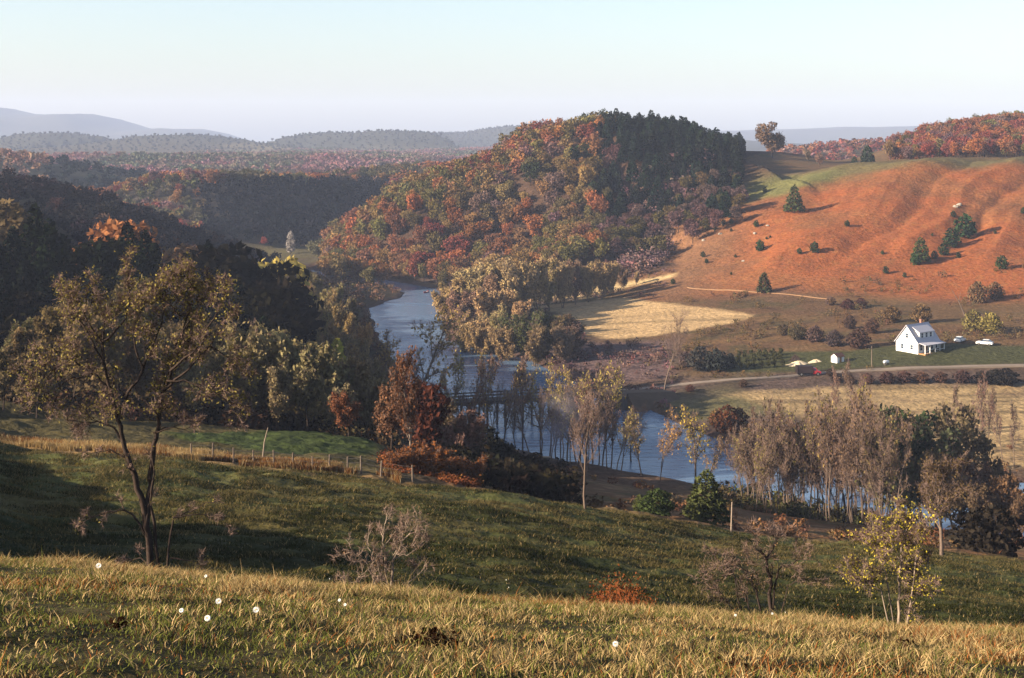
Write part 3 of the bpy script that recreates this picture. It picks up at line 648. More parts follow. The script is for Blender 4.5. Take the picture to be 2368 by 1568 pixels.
# -- tree row behind the fenced field (left): bearing, distance, top
row = [(8, 150, 800), (48, 168, 760), (85, 150, 790), (130, 172, 700), (168, 160, 740), (205, 178, 650), (240, 158, 700), (275, 170, 690), (318, 164, 760), (365, 172, 720), (410, 166, 800), (440, 178, 770), (505, 168, 800),
       (545, 172, 770), (583, 166, 748), (622, 178, 800), (655, 168, 770), (690, 174, 790), (725, 168, 785), (760, 178, 800), (800, 172, 830), (835, 178, 850), (868, 170, 880), (466, 160, 840), (640, 160, 850), (712, 162, 850), (780, 162, 880)]
def side(i, n): return ['far left', 'left', 'middle', 'right', 'right end'][min(4, int(5*i/n))]
for i, (X, d, Yt) in enumerate(sorted(row)):
    p = at(X, d); plant(P_line, 10, 'field_tree', p, Yt, f'half bare tree of the row behind the fenced field, {onth(i, len(row))}', 'tree', 'trees in the row behind the field', (0.24, 0.20, 0.10) if X > 420 else (0.17, 0.125, 0.06), 0.85)  # leaf colours brightened so the row looks sunlit
for i, (X, d, Yt) in enumerate([(455, 188, 790), (30, 190, 735), (110, 195, 715), (330, 195, 740), (60, 205, 800), (385, 190, 770), (495, 196, 830), (600, 192, 810), (680, 196, 830), (745, 192, 830), (820, 190, 860)]):
    p = at(X, d); plant(P_line, 10, 'field_tree', p, Yt, f'olive brown tree just behind the field row, {onth(sorted([455, 30, 110, 330, 60, 385, 495, 600, 680, 745, 820]).index(X), 11)}', 'tree', 'second rank of trees behind the field', (0.17, 0.135, 0.07), 0.85)
# undergrowth at the foot of the row
def undergrowth(name, label, pts, col, hh, n=70, size=0.5, seed=1):
    it = [(x, y, z-0.3, s, jit(col, 0.35), 'round') for (x, y, z, s) in pts]
    o = merge_stuff(name, it, n=n, size=size, h=hh, wd=hh*1.5, seed=seed); return tag(o, label, 'undergrowth', kind='stuff')
def area(n, X0_, X1_, d0, d1, cond=None, smin=0.6, smax=1.4, seed=1):
    r = np.random.default_rng(seed); X = r.uniform(X0_, X1_, n); d = r.uniform(d0, d1, n); x = (X-X0)/F0*d
    z, Xq, rs, mk = H(x, d, fine=False, masks=True); m = rs > 1.2
    if cond is not None: m &= cond(x, d, z, Xq, rs, mk)
    return [(a, b, c, s) for a, b, c, s in zip(x[m], d[m], z[m], r.uniform(smin, smax, n)[m])]
undergrowth('undergrowth', 'dark brown undergrowth beneath the tree row behind the field', area(330, -60, 900, 158, 200, seed=2), (0.06, 0.04, 0.022), 2.6, n=60, size=0.55)
# -- woods on the left slope above the bend, shade painted as near-black leaves
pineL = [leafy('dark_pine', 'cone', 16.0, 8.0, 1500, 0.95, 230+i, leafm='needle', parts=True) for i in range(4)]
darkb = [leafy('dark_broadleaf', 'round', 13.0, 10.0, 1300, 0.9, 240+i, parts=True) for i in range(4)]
darklist = [(80, 300, 470, 'p'), (30, 292, 520, 'p'), (115, 290, 500, 'p'), (55, 270, 590, 'p'), (-10, 280, 540, 'p'), (150, 300, 540, 'p'), (12, 262, 620, 'p'), (100, 258, 640, 'p'), (295, 305, 512, 'p'), (335, 300, 528, 'p'), (322, 288, 560, 'p'),
   (358, 296, 560, 'p'), (200, 300, 555, 'b'), (235, 285, 565, 'p'), (262, 300, 545, 'b'), (180, 270, 620, 'p'), (280, 270, 600, 'p'), (220, 256, 640, 'b'), (400, 296, 600, 'b'), (440, 300, 590, 'b'), (480, 306, 556, 'p'), (505, 300, 560, 'b'), (530, 306, 575, 'p'), (560, 300, 590, 'b'),
   (590, 296, 598, 'b'), (618, 300, 606, 'b'), (640, 290, 640, 'b'), (655, 280, 690, 'p'), (380, 270, 650, 'p'), (430, 272, 640, 'b'), (470, 270, 640, 'p'), (510, 276, 640, 'b'), (550, 272, 650, 'p'), (590, 270, 660, 'b'), (620, 262, 690, 'b'), (340, 255, 660, 'b'), (150, 250, 660, 'p'),
   (60, 245, 670, 'b'), (20, 240, 680, 'p'), (110, 238, 700, 'b'), (200, 235, 690, 'p'), (270, 240, 690, 'b'), (320, 235, 710, 'p'), (400, 245, 700, 'b'), (450, 248, 700, 'p'), (500, 245, 710, 'b'), (560, 248, 710, 'b'), (610, 240, 730, 'p'), (640, 246, 740, 'b'), (-30, 250, 640, 'p'), (545, 230, 760, 'b'), (480, 225, 760, 'p'), (600, 225, 780, 'b'), (420, 225, 760, 'b')]
_dk = {q: sorted(t[0] for t in darklist if t[3] == q) for q in 'pb'}
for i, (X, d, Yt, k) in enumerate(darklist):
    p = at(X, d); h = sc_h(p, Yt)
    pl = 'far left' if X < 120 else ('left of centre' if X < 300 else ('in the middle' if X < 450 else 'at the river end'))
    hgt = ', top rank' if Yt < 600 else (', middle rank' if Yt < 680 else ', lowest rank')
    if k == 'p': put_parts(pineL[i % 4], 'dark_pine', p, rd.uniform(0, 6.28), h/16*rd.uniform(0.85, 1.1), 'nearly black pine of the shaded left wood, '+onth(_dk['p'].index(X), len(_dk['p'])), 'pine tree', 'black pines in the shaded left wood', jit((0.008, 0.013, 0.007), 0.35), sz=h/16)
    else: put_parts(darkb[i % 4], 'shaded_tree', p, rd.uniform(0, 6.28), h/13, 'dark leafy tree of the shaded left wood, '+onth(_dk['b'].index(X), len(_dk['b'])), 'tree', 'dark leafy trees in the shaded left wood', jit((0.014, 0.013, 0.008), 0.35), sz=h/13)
undergrowth('wood_floor', 'dark thicket on the floor of the shaded left wood', area(500, -250, 690, 215, 330, seed=4), (0.012, 0.011, 0.007), 5.0, n=70, size=0.9)  # thicket painted near black for the wood's shade
for X, d, Yt, c, nm in ((262, 330, 500, (0.36, 0.15, 0.06), 'orange'), (285, 335, 512, (0.30, 0.13, 0.06), 'brown orange'), (400, 330, 565, (0.26, 0.15, 0.08), 'brown'), (430, 335, 566, (0.27, 0.17, 0.10), 'tan brown'), (465, 332, 572, (0.25, 0.15, 0.09), 'dull brown'),
      (415, 322, 590, (0.22, 0.13, 0.07), 'low brown'), (575, 318, 600, (0.45, 0.22, 0.06), 'orange yellow'), (605, 320, 592, (0.46, 0.36, 0.10), 'pale yellow'), (55, 340, 500, (0.20, 0.12, 0.06), 'rusty brown'), (15, 335, 455, (0.14, 0.10, 0.05), 'olive brown'), (25, 345, 495, (0.18, 0.12, 0.09), 'greyish brown')):
    p = at(X, d); h = sc_h(p, Yt); put_parts(darkb[int(X) % 4], 'woodland_tree', p, 1.0*X, h/13, nm+' sunlit treetop showing behind the black pines of the left wood', 'tree', None, c, sz=h/13)
# -- slope behind it
def cover(n, x0, x1, y0, y1, dm, ok, seed): return scatter(n, x0, x1, y0, y1, dm, ok, np.random.default_rng(seed))
def okl(x, y):
    z, X, rs, mk = H(x, y, fine=False, masks=True); return (rs > 3) & (X < 640) & (mk['mid_hill'] < 0.05)
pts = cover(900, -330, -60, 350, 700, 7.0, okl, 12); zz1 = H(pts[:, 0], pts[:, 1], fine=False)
o = merge_stuff('hillside_forest', [(x, y, z, RG.uniform(0.7, 1.1), jit((0.022, 0.018, 0.020) if fbm(np.array([x/40]), np.array([y/40]), 9)[0] < 0.25 else (0.06, 0.035, 0.03), 0.3), 'round') for (x, y), z in zip(pts, zz1)], n=150, size=1.3, seed=12)  # dark leaf colours put the slope's shade into the forest
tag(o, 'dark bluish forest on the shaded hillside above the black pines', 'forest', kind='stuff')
for X, Yt, d, nm, c in ((95, 445, 640, 'pale mauve', (0.34, 0.20, 0.16)), (130, 440, 645, 'buff', (0.34, 0.22, 0.14)), (155, 428, 650, 'rusty', (0.34, 0.13, 0.06)), (185, 428, 650, 'yellow pink', (0.42, 0.22, 0.10)), (212, 433, 650, 'brown', (0.26, 0.12, 0.07)), (235, 440, 655, 'copper', (0.32, 0.13, 0.06)), (225, 455, 640, 'deep brown', (0.2, 0.10, 0.07))):
    p = at(X, d); h = sc_h(p, Yt); h = min(h, 17); put_one(broad[X % 7], 'hillside_tree', p, X*1.0, h/9, nm+' tree standing on the skyline of the dark left hillside', 'tree', None, c)
# -- mid hill in the distance, shaded face and sunlit crest painted in leaf colours
def okm(x, y):
    z, X, rs, mk = H(x, y, fine=False, masks=True); return (mk['mid_hill'] > 0.04) & (X < 1330) & (rs > 3)
pts = cover(2600, -330, 140, 760, 1260, 5.6, okm, 14); zz1, Xq, rs_, mk_ = H(pts[:, 0], pts[:, 1], fine=False, masks=True)
rest = []; nb = 0
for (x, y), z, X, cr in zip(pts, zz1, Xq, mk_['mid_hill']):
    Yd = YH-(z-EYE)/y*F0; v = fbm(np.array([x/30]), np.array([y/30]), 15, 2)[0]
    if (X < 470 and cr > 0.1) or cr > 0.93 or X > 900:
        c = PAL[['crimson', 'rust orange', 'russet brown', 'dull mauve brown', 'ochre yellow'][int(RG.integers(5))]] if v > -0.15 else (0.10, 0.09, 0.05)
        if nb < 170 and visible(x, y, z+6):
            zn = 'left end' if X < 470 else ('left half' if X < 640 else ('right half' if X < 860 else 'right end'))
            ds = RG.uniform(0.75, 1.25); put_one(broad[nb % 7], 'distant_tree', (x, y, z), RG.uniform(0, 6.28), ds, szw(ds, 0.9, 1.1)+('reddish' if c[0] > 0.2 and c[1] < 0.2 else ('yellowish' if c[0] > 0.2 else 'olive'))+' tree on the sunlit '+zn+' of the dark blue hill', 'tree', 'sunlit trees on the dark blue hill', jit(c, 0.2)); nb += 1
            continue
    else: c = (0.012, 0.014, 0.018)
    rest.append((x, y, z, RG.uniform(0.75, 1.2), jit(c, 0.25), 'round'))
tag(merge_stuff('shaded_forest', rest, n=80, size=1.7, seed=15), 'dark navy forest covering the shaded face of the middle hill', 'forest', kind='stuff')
# -- trees at its foot by the river
for X, d, Yt, nm, P, c in ((515, 800, 536, 'pale bare tree', broad, (0.26, 0.23, 0.23)), (572, 800, 534, 'pale spreading tree', broad, (0.34, 0.34, 0.36)), (612, 760, 546, 'dark red tree', broad, (0.30, 0.07, 0.06)), (600, 765, 560, 'dull crimson tree', broad, (0.24, 0.06, 0.05)), (672, 745, 535, 'pale grey poplar', None, (0.40, 0.36, 0.33)), (735, 700, 552, 'small olive tree', broad, (0.17, 0.16, 0.09)), (760, 680, 566, 'mauve bushy tree', broad, (0.2, 0.13, 0.12))):
    p = at(X, d); h = sc_h(p, Yt); me = leafy('poplar', 'column', 10, 4, 500, 0.8, 777) if P is None else P[X % 7]
    put_one(me, 'riverside_tree', p, X*1.0, h/(10 if P is None else 9), nm+' at the foot of the dark blue hill by the upper river', 'tree', None, c)
# -- far woods
def okf(x, y):
    z, X, rs, mk = H(x, y, fine=False, masks=True); return (X > -250) & (X < 1500) & (mk['mid_hill'] < 0.05) & ((fbm(x/180, y/300, 51, 3) < 0.22) | (mk['left_blue'] > 0.1))
pts = cover(6500, -520, 520, 900, 2800, 9.5, okf, 16); z1, Xq, rs_, mk_ = H(pts[:, 0], pts[:, 1], fine=False, masks=True)
it = []
for (x, y), z, X, lb in zip(pts, z1, Xq, mk_['left_blue']):
    v = fbm(np.array([x/60]), np.array([y/90]), 17, 3)[0]
    q = min(max(0.5+v*1.6+RG.normal()*0.12, 0), 1)
    if lb > 0.15: c = (0.022, 0.03, 0.03) if not (X < 110) else (0.28, 0.16, 0.12)  # dark leaves paint the ridge's shaded slope
    else: c = (0.13+0.15*q, 0.14+0.01*q, 0.10+0.06*q)  # leaf colours lightened to stand in for haze over the valley
    it.append((x, y, z-1, RG.uniform(0.8, 1.25), jit(c, 0.25), 'round'))
tag(merge_stuff('valley_forest', it, n=60, size=2.0, seed=17), 'hazy olive and pink forest rolling away to the distant hills', 'forest', kind='stuff')
def okb(x, y):
    z, X, rs, mk = H(x, y, fine=False, masks=True); return (X > -150) & (X < 1450) & ((mk['blue_a'] > 0.05) | (mk['blue_b'] > 0.05) | (mk['blue_c'] > 0.05) | (fbm(x/300, y/400, 52, 2) > 0.0))
pts = cover(6500, -1250, 400, 2800, 4700, 17, okb, 18); z1 = H(pts[:, 0], pts[:, 1], fine=False)
tag(merge_stuff('distant_forest', [(x, y, z-3, RG.uniform(0.6, 1.0), jit((0.05, 0.052, 0.04), 0.3), 'round') for (x, y), z in zip(pts, z1)], n=18, size=4.2, seed=18), 'blue forest on the far low hills under the skyline', 'forest', kind='stuff')
def okp(x, y):
    z, X, rs, mk = H(x, y, fine=False, masks=True); return (X > 1780) & (X < 2500) & (mk['purple_ridge'] > 0.05)
pts = cover(700, 200, 560, 1120, 1420, 9, okp, 19); z1 = H(pts[:, 0], pts[:, 1], fine=False)
tag(merge_stuff('ridge_forest', [(x, y, z-1, RG.uniform(0.8, 1.3), jit(PAL[['crimson', 'dull mauve brown', 'russet brown'][int(RG.integers(3))]], 0.2), 'round') for (x, y), z in zip(pts, z1)], n=60, size=1.9, seed=19), 'purplish red forest low behind the grassy knoll', 'forest', kind='stuff')
# -- red wood behind the rust-coloured hill
def okr(x, y):
    z, X, rs, mk = H(x, y, fine=False, masks=True); return (X > 2055+(y-700)*0.05) & (X < 2520)
pts = cover(420, 170, 360, 688, 900, 6.2, okr, 20); pts = pts[np.argsort(pts[:, 1])]; z1, Xq, _, _ = H(pts[:, 0], pts[:, 1], fine=False, masks=True); rest = []; nb = 0
for (x, y), z, X in zip(pts, z1, Xq):
    k = ['crimson', 'crimson', 'rust orange', 'russet brown', 'olive green', 'dull mauve brown', 'rust orange'][int(RG.integers(7))]
    s = RG.uniform(0.8, 1.25)*(0.8 if X < 2130 else 1.0)
    if visible(x, y, z+7) and X < 2385 and nb < 200:
        zn = 'left end' if X < 2150 else ('middle' if X < 2270 else 'right edge')
        rk = 'front rank' if y < 745 else ('second rank' if y < 800 else 'skyline rank')
        put_one(broad[nb % 7], 'maple_tree', (x, y, z), RG.uniform(0, 6.28), s, szw(s, 0.9, 1.1)+f'{k} tree of the wood above the rust hillside, {rk}, {zn}', 'tree', 'trees of the red wood above the hillside', jit(PAL[k], 0.2)); nb += 1
    else: rest.append((x, y, z, s, jit(PAL[k], 0.2), 'round'))
if rest: tag(merge_stuff('upper_forest', rest, n=150, size=1.3, seed=20), 'red and brown forest at the back of the wood above the rust hillside', 'forest', kind='stuff')
# -- lone trees on the skyline
oak = leafy('oak', 'round', 16, 14.5, 2600, 0.95, 555, parts=True)
p = at(1785, 800); h = sc_h(p, 279); put_parts(oak, 'oak_tree', p, 0.7, 0.93*h/16, 'large lone russet oak on the grassy knoll against the sky', 'tree', None, (0.16, 0.10, 0.06), sz=h/16)
p = at(1612, 790); put_parts(P_bald[0], 'bare_tree', p, 0.4, sc_h(p, 288)/10*0.8, 'pale leafless tree on the skyline right of the pines', 'tree', None, (0.3, 0.25, 0.2), sz=sc_h(p, 288)/10)
for X, d, Yt, lab in ((2005, 720, 320, 'tall dark pine on the skyline left of the red wood'), (1975, 730, 352, 'small dark pine beside the tall skyline pine'), (1698, 770, 355, 'small dark conifer at the right tip of the pine stand')):
    p = at(X, d); h = sc_h(p, Yt); put_one(pines[X % 5], 'pine_tree', p, 1.0, h/12*1.1, lab, 'pine tree', None, (0.035, 0.05, 0.03), sz=h/12)
for X, d, Yt, c, lab in ((2058, 700, 322, (0.22, 0.14, 0.07), 'round tan tree at the left tip of the red wood'), (1868, 790, 345, (0.2, 0.15, 0.1), 'small brown bush on the knoll right of the oak'), (1895, 760, 352, (0.22, 0.13, 0.1), 'low mauve bush at the right foot of the knoll'),
     (1678, 700, 405, (0.36, 0.12, 0.08), 'slim pink red tree below the shaded pines'), (1585, 690, 398, (0.24, 0.12, 0.12), 'thin pink brown tree against the shaded pines'), (1635, 690, 440, (0.22, 0.15, 0.15), 'mauve shrub beside the slim pink tree')):
    p = at(X, d); h = min(sc_h(p, Yt), 15); put_one(broad[X % 7], 'skyline_tree', p, 1.0, h/9*0.75, lab, 'tree', None, c, sz=h/9)
# -- cedars on the rust hillside: bearing, dip of the foot, dip of the top, look
cedars = [leafy('cedar', 'cedar', 4, 3.4, 420, 0.5, 600+i, leafm='needle') for i in range(4)]
hillpine = [leafy('hill_pine', 'cone', 9, 8.0, 900, 0.75, 620+i, leafm='needle', parts=True) for i in range(3)]
for X, Yb, Yt, k, lab in (
    (1836, 489, 425, 'p', 'large dark pine high on the left shoulder of the rust hillside'), (1766, 676, 626, 'p', 'bushy pine at the foot of the rust hillside beside the track'),
    (2128, 606, 545, 'p', 'tall pine left of the dark cedar clump on the rust hillside'), (2230, 548, 492, 'c', 'largest round cedar of the dark clump on the hillside'), (2200, 570, 524, 'c', 'middle cedar of the dark clump on the hillside'), (2246, 540, 512, 'c', 'right hand cedar of the dark clump on the hillside'), (2182, 590, 560, 'c', 'lower cedar of the dark clump on the hillside'), (2115, 612, 586, 'c', 'low spreading cedar at the foot of the hillside clump pine'), (2160, 598, 578, 'c', 'small low cedar between the clump pine and the cedars'),
    (1757, 580, 553, 'c', 'dark cedar low on the left face of the hillside with a long shadow'), (1883, 584, 557, 'c', 'round cedar in the middle of the rust hillside'), (1848, 587, 572, 'c', 'small cedar just left of the round middle one'), (1958, 523, 508, 'c', 'single cedar in the gully upper middle of the hillside'),
    (2204, 502, 486, 'c', 'cedar beside the white rock outcrop'), (2047, 632, 614, 'c', 'cedar low in the middle right of the hillside'), (2091, 641, 629, 'c', 'small cedar right of the low middle one'), (2316, 622, 588, 'c', 'upright cedar at the right end of the hillside'), (2322, 612, 600, 'c', 'small bush touching the upright right hand cedar'),
    (1625, 594, 580, 'c', 'cedar near the left foot of the hillside'), (1633, 608, 597, 'c', 'small cedar just below the one at the left foot'), (1556, 657, 643, 'c', 'little cedar at the far left corner of the hillside'), (1652, 532, 520, 'c', 'left cedar of the upper left string'), (1690, 517, 504, 'c', 'right cedar of the upper left string'), (1672, 520, 506, 'c', 'middle cedar of the upper left string'),
    (1748, 524, 508, 'c', 'cedar below the large shoulder pine'), (1690, 535, 527, 'c', 'tiny cedar under the upper left string'), (2215, 596, 582, 'c', 'cedar below the dark clump with a short shadow'), (2300, 540, 531, 'c', 'tiny cedar on the bright spur at the right'), (2366, 494, 478, 'c', 'cedar cut by the right edge of the picture'), (2040, 588, 578, 'c', 'little cedar left of the clump pine'),
    (1700, 595, 587, 'c', 'small brown green bush near the left foot cedars'), (1780, 550, 543, 'c', 'tiny cedar above the dark cedar of the left face'), (1772, 553, 546, 'c', 'tiny cedar next to the tiny one of the left face'), (1768, 445, 432, 'c', 'small cedar beside the shoulder pine'), (2155, 545, 538, 'c', 'tiny cedar above the dark clump'), (1690, 635, 628, 'c', 'dot of a cedar on the lower left face')):
    p = hit(X, Yb); h = max((Yb-Yt)/F0*p[1], 1.0)
    if k == 'p': put_parts(hillpine[X % 3], 'hill_pine', p, 0.3*X, h/9, lab, 'pine tree', None, jit((0.050, 0.062, 0.024), 0.15), sz=h/9)
    else: put_one(cedars[X % 4], 'cedar', p, 0.3*X, h/4*1.15, lab, 'cedar', None, jit((0.035, 0.055, 0.024), 0.2), sz=h/4)
# -- brush in the draw between the two hills and along the hillside foot
def okd(x, d, z, X, rs, mk): return (mk['spur'] < 0.6)
undergrowth('brush', 'mauve and brown brush in the draw left of the rust hillside', area(1000, 1440, 1700, 545, 700, lambda x, d, z, X, rs, mk: (X < 1500+(d-545)*1.25) & (mk['wooded_hill'] < 0.6), 0.4, 1.3, 5), (0.19, 0.115, 0.11), 4.2, n=60, size=0.75, seed=5)
undergrowth('foot_brush', 'brown brush on the rough ground below the rust hillside', area(1300, 1500, 2500, 352, 492, lambda x, d, z, X, rs, mk: (sdist(x, d, FIELD1) > 4) & (sdist(x, d, LAWN) > 2) & (fbm(x/16, d/10, 90, 3) > 0.02), 0.25, 1.0, 6), (0.13, 0.085, 0.04), 2.6, n=50, size=0.5, seed=6)
undergrowth('bank_brush', 'purple brown brush along the far river bank', area(1900, 1010, 1560, 300, 640, lambda x, d, z, X, rs, mk: (rs > 1) & (sdist(x, d, FIELD1) > 3) & (sdist(x, d, LITF) > 1) & ((rs < 22) | (fbm(x/12, d/12, 91, 3) > 0.05)), 0.35, 1.1, 7), (0.16, 0.09, 0.085), 2.4, n=50, size=0.5, seed=7)
# -- grove on the far bank: big pale willows
wl_ = [(1030, 470, 640), (1050, 490, 620), (1078, 500, 606), (1108, 505, 596), (1060, 455, 670), (1095, 470, 640), (1130, 480, 615), (1145, 500, 592), (1040, 440, 700), (1075, 430, 715), (1120, 450, 660), (1160, 465, 630), (1180, 490, 600), (1185, 455, 650), (1110, 425, 720), (1150, 430, 700),
       (1195, 435, 690), (1210, 480, 598), (1245, 490, 592), (1270, 495, 600), (1300, 500, 602), (1330, 505, 600), (1360, 508, 606), (1390, 512, 598), (1225, 500, 600), (1285, 512, 596), (1345, 520, 600), (1415, 520, 606), (1440, 528, 615), (1470, 535, 625), (1500, 540, 632), (1530, 545, 640), (1185, 412, 720), (1140, 412, 735), (1090, 412, 745), (1056, 418, 742), (1175, 400, 750)]
def wk_(d): return 'back' if d > 480 else ('middle' if d > 440 else 'front')
_wl = {q: sorted(t for t in wl_ if t[0] < 1200 and wk_(t[1]) == q) for q in ('back', 'middle', 'front')}
for i, (X, d, Yt) in enumerate(wl_):
    p = at(X+(14 if X < 1120 else 0), d); big = X < 1200
    zn = ('beside the bend' if X < 1080 else 'in its heart' if X < 1140 else 'at its right edge') if big else ('left end' if X < 1300 else 'middle' if X < 1420 else 'right end')
    rk = 'back' if d > 480 else ('middle' if d > 440 else 'front')
    plant(P_will, 10, 'willow_tree', p, Yt, (f'pale bushy tree of the far bank grove, {rk} rank, {onth(_wl[rk].index((X, d, Yt)), len(_wl[rk]))}' if big else f'pale leggy tree above the stubble field, {onth(sorted(t[0] for t in wl_ if t[0] >= 1200).index(X), sum(t[0] >= 1200 for t in wl_))}'), 'tree', 'trees of the far bank grove' if big else 'line of trees above the stubble field', (0.44, 0.31, 0.15) if RG.random() < 0.65 else (0.29, 0.19, 0.125), 1.0 if big else 0.7)
for i, (X, d, Yt, c) in enumerate([(1225, 400, 722, (0.10, 0.11, 0.045)), (1250, 405, 716, (0.12, 0.12, 0.05)), (1285, 402, 722, (0.16, 0.11, 0.055)), (1310, 398, 728, (0.15, 0.10, 0.06)), (1265, 392, 745, (0.20, 0.16, 0.07)), (1235, 390, 750, (0.22, 0.17, 0.08)), (1300, 388, 755, (0.2, 0.14, 0.08)), (1325, 396, 745, (0.18, 0.12, 0.08))]):
    p = at(X, d); plant(P_will, 10, 'copse_tree', p, Yt, ['dark green topped', 'deep olive', 'brown topped', 'rusty topped', 'pale straw', 'yellowish straw', 'buff', 'mauve brown'][i]+' tree in the copse below the stubble field', 'tree', None, c, 1.0)
# -- left bank above the bend: tan trees between black wood and river
ll = [(668, 420, 640), (690, 400, 650), (712, 410, 645), (735, 395, 660), (758, 405, 655), (780, 390, 668), (800, 400, 672), (822, 385, 690), (825, 378, 705), (672, 370, 690), (700, 360, 700), (728, 355, 710), (755, 350, 715), (782, 348, 720), (806, 342, 735), (830, 338, 745), (838, 345, 745), (850, 332, 775), (682, 320, 745), (715, 312, 760), (750, 308, 768), (785, 305, 775), (812, 300, 790), (838, 300, 795), (862, 305, 805),
      (660, 290, 770), (700, 285, 790), (740, 280, 800), (800, 275, 820), (850, 272, 830), (850, 285, 835), (870, 275, 855), (640, 470, 610), (670, 480, 606), (700, 470, 618), (735, 460, 630), (640, 430, 640), (890, 262, 870), (830, 255, 860), (770, 250, 850), (715, 245, 830)]
def rk_(d): return 'farthest' if d > 400 else ('upper' if d > 340 else ('lower' if d > 290 else 'nearest'))
_ll = {q: sorted(t for t in ll if rk_(t[1]) == q) for q in ('farthest', 'upper', 'lower', 'nearest')}
for i, (X, d, Yt) in enumerate(ll):
    p = at(X-(24 if X > 770 and d > 300 else 0), d); zn = 'left' if X < 710 else ('middle' if X < 800 else 'river side'); rk = 'farthest' if d > 400 else ('upper' if d > 340 else ('lower' if d > 290 else 'nearest'))
    plant(P_will if i % 3 else P_slim, 10, 'bank_tree', p, Yt, f'tan tree on the {rk} part of the left bank, {onth(_ll[rk].index((X, d, Yt)), len(_ll[rk]))}', 'tree', 'trees on the left bank', (0.44, 0.31, 0.13) if RG.random() < 0.6 else (0.24, 0.20, 0.09), 0.62)
undergrowth('bank_thicket', 'brown thicket along the left bank of the river', area(1300, 600, 1000, 225, 640, lambda x, d, z, X, rs, mk: (rs < 70) & (X < 1010-(d-225)*0.2), 0.4, 1.3, 8), (0.17, 0.105, 0.06), 2.6, n=50, size=0.6, seed=9)
pop = leafy('poplar', 'column', 10, 3.4, 900, 0.5, 778, parts=True)
p = at(779, 262); h = 8; top = EYE-(783-YH)/F0*p[1]; put_parts(pop, 'poplar_tree', (p[0], p[1], top-11), 0, 1.1, 'slim bright yellow poplar in the dark trees left of the river', 'tree', None, (0.50, 0.45, 0.07))
p = at(940, 300); plant(P_slim, 10, 'slim_tree', p, 722, 'tall wispy tan tree standing against the open river', 'tree', None, (0.40, 0.28, 0.09))
p = at(915, 310); plant(P_slim, 10, 'slim_tree', p, 760, 'shorter wispy tree beside the tall tan one', 'tree', None, (0.38, 0.26, 0.09))
# -- screen of thin trees in front of the bridge
br = [(1005, 275, 830), (1022, 270, 850), (1040, 285, 812), (1072, 280, 812), (1116, 284, 806), (1160, 283, 836), (1208, 282, 815), (1250, 280, 850), (1270, 279, 830), (1285, 276, 868), (1310, 276, 850), (1335, 272, 838), (1352, 276, 850), (1370, 270, 845), (1392, 270, 860), (1412, 268, 905), (1335, 266, 880), (1300, 272, 900), (1360, 262, 880), (1435, 264, 930)]
for i, (X, d, Yt) in enumerate(br):
    p = at(X, d); zn = 'left of the bridge' if X < 1060 else ('before the left half of the bridge' if X < 1140 else ('before the right half of the bridge' if X < 1240 else ('in the mist' if X < 1330 else 'right of the mist')))
    o = plant(P_slim, 10, 'thin_tree', p, Yt, f'thin yellowish tree screening the bridge, {onth(sorted(br).index((X, d, Yt)), len(br))}', 'tree', 'thin trees screening the bridge', YEL if i % 3 else MAUVE, 0.6)
vb = [(1225, 274, 900), (1248, 272, 885), (1272, 270, 920), (1296, 272, 890), (1318, 268, 930), (1342, 272, 895), (1362, 266, 920), (1384, 270, 890), (1404, 264, 925), (1425, 266, 940), (1060, 282, 880), (1100, 284, 885), (1140, 282, 880), (1190, 280, 890)]
for i, (X, d, Yt) in enumerate(vb):
    p = at(X, d); plant(P_bald, 10, 'bare_bank_tree', p, Yt, f'leafless grey mauve tree before the bridge and the mist, {onth(sorted(vb).index((X, d, Yt)), len(vb))}', 'tree', 'leafless trees on the near bank', (0.2, 0.13, 0.12), 0.6)
for X, Yb, Yt, lab, P, c in ((1457, 1085, 930, 'stout bare tree with a bushy head on the near river bank', P_bald, MAUVE), (1484, 1100, 960, 'thin bare tree right of the stout one by the water', P_slim, YEL), (1525, 1115, 935, 'knotted dark trunked tree alone against the bright water', P_tall, (0.42, 0.24, 0.07)), (1605, 1128, 925, 'yellow leaved tree at the right of the bright water', P_slim, (0.46, 0.34, 0.07)), (1633, 1130, 1010, 'small wispy yellow tree by the bushy pine', P_slim, YEL)):
    p = hit(X, Yb); plant(P, 10, 'bank_tree', p, Yt, lab, 'tree', None, c, 0.85)
p = hit(1353, 1176); put_parts(P_bald[1], 'bare_tree', p, 1.2, sc_h(p, 905)/10*0.7, 'crooked pale trunked bare tree at the pasture edge', 'tree', None, MAUVE, sz=sc_h(p, 905)/10)
p = hit(1534, 905); put_parts(P_bald[2], 'bare_tree', p, 2.2, sc_h(p, 705)/10*0.55, 'tall leafless forked tree beside the road across the river', 'tree', None, MAUVE, sz=sc_h(p, 705)/10)
# -- tall grove on the near bank
gr = np.random.default_rng(31); gl = []
for i in range(54):
    X = 1712+370*(i+gr.uniform(-0.4, 0.4))/54; gl.append((X, gr.uniform(0, 1)))
for i, (X, t) in enumerate(gl):
    dn = np.interp(X, [1700, 1800, 1900, 2000, 2100], [244, 238, 231, 226, 222]); d = dn-2-t*24; p = at(X, d)
    Yt = np.interp(X, [1700, 1760, 1820, 1900, 1960, 2020, 2090], [985, 930, 905, 915, 880, 905, 930])+gr.uniform(-5, 75)
    zn = 'left edge' if X < 1780 else ('left half' if X < 1880 else ('right half' if X < 1980 else 'right edge')); 
    plant(P_tall, 10, 'grove_tree', p, Yt, f'{"straw leaved" if i % 2 else "mauve brown"} tree of the tall riverside grove, {onth(i//2, 27)} of its colour', 'tree', 'tall trees of the riverside grove', (0.25, 0.19, 0.07) if i % 2 else (0.16, 0.105, 0.065), 0.62)
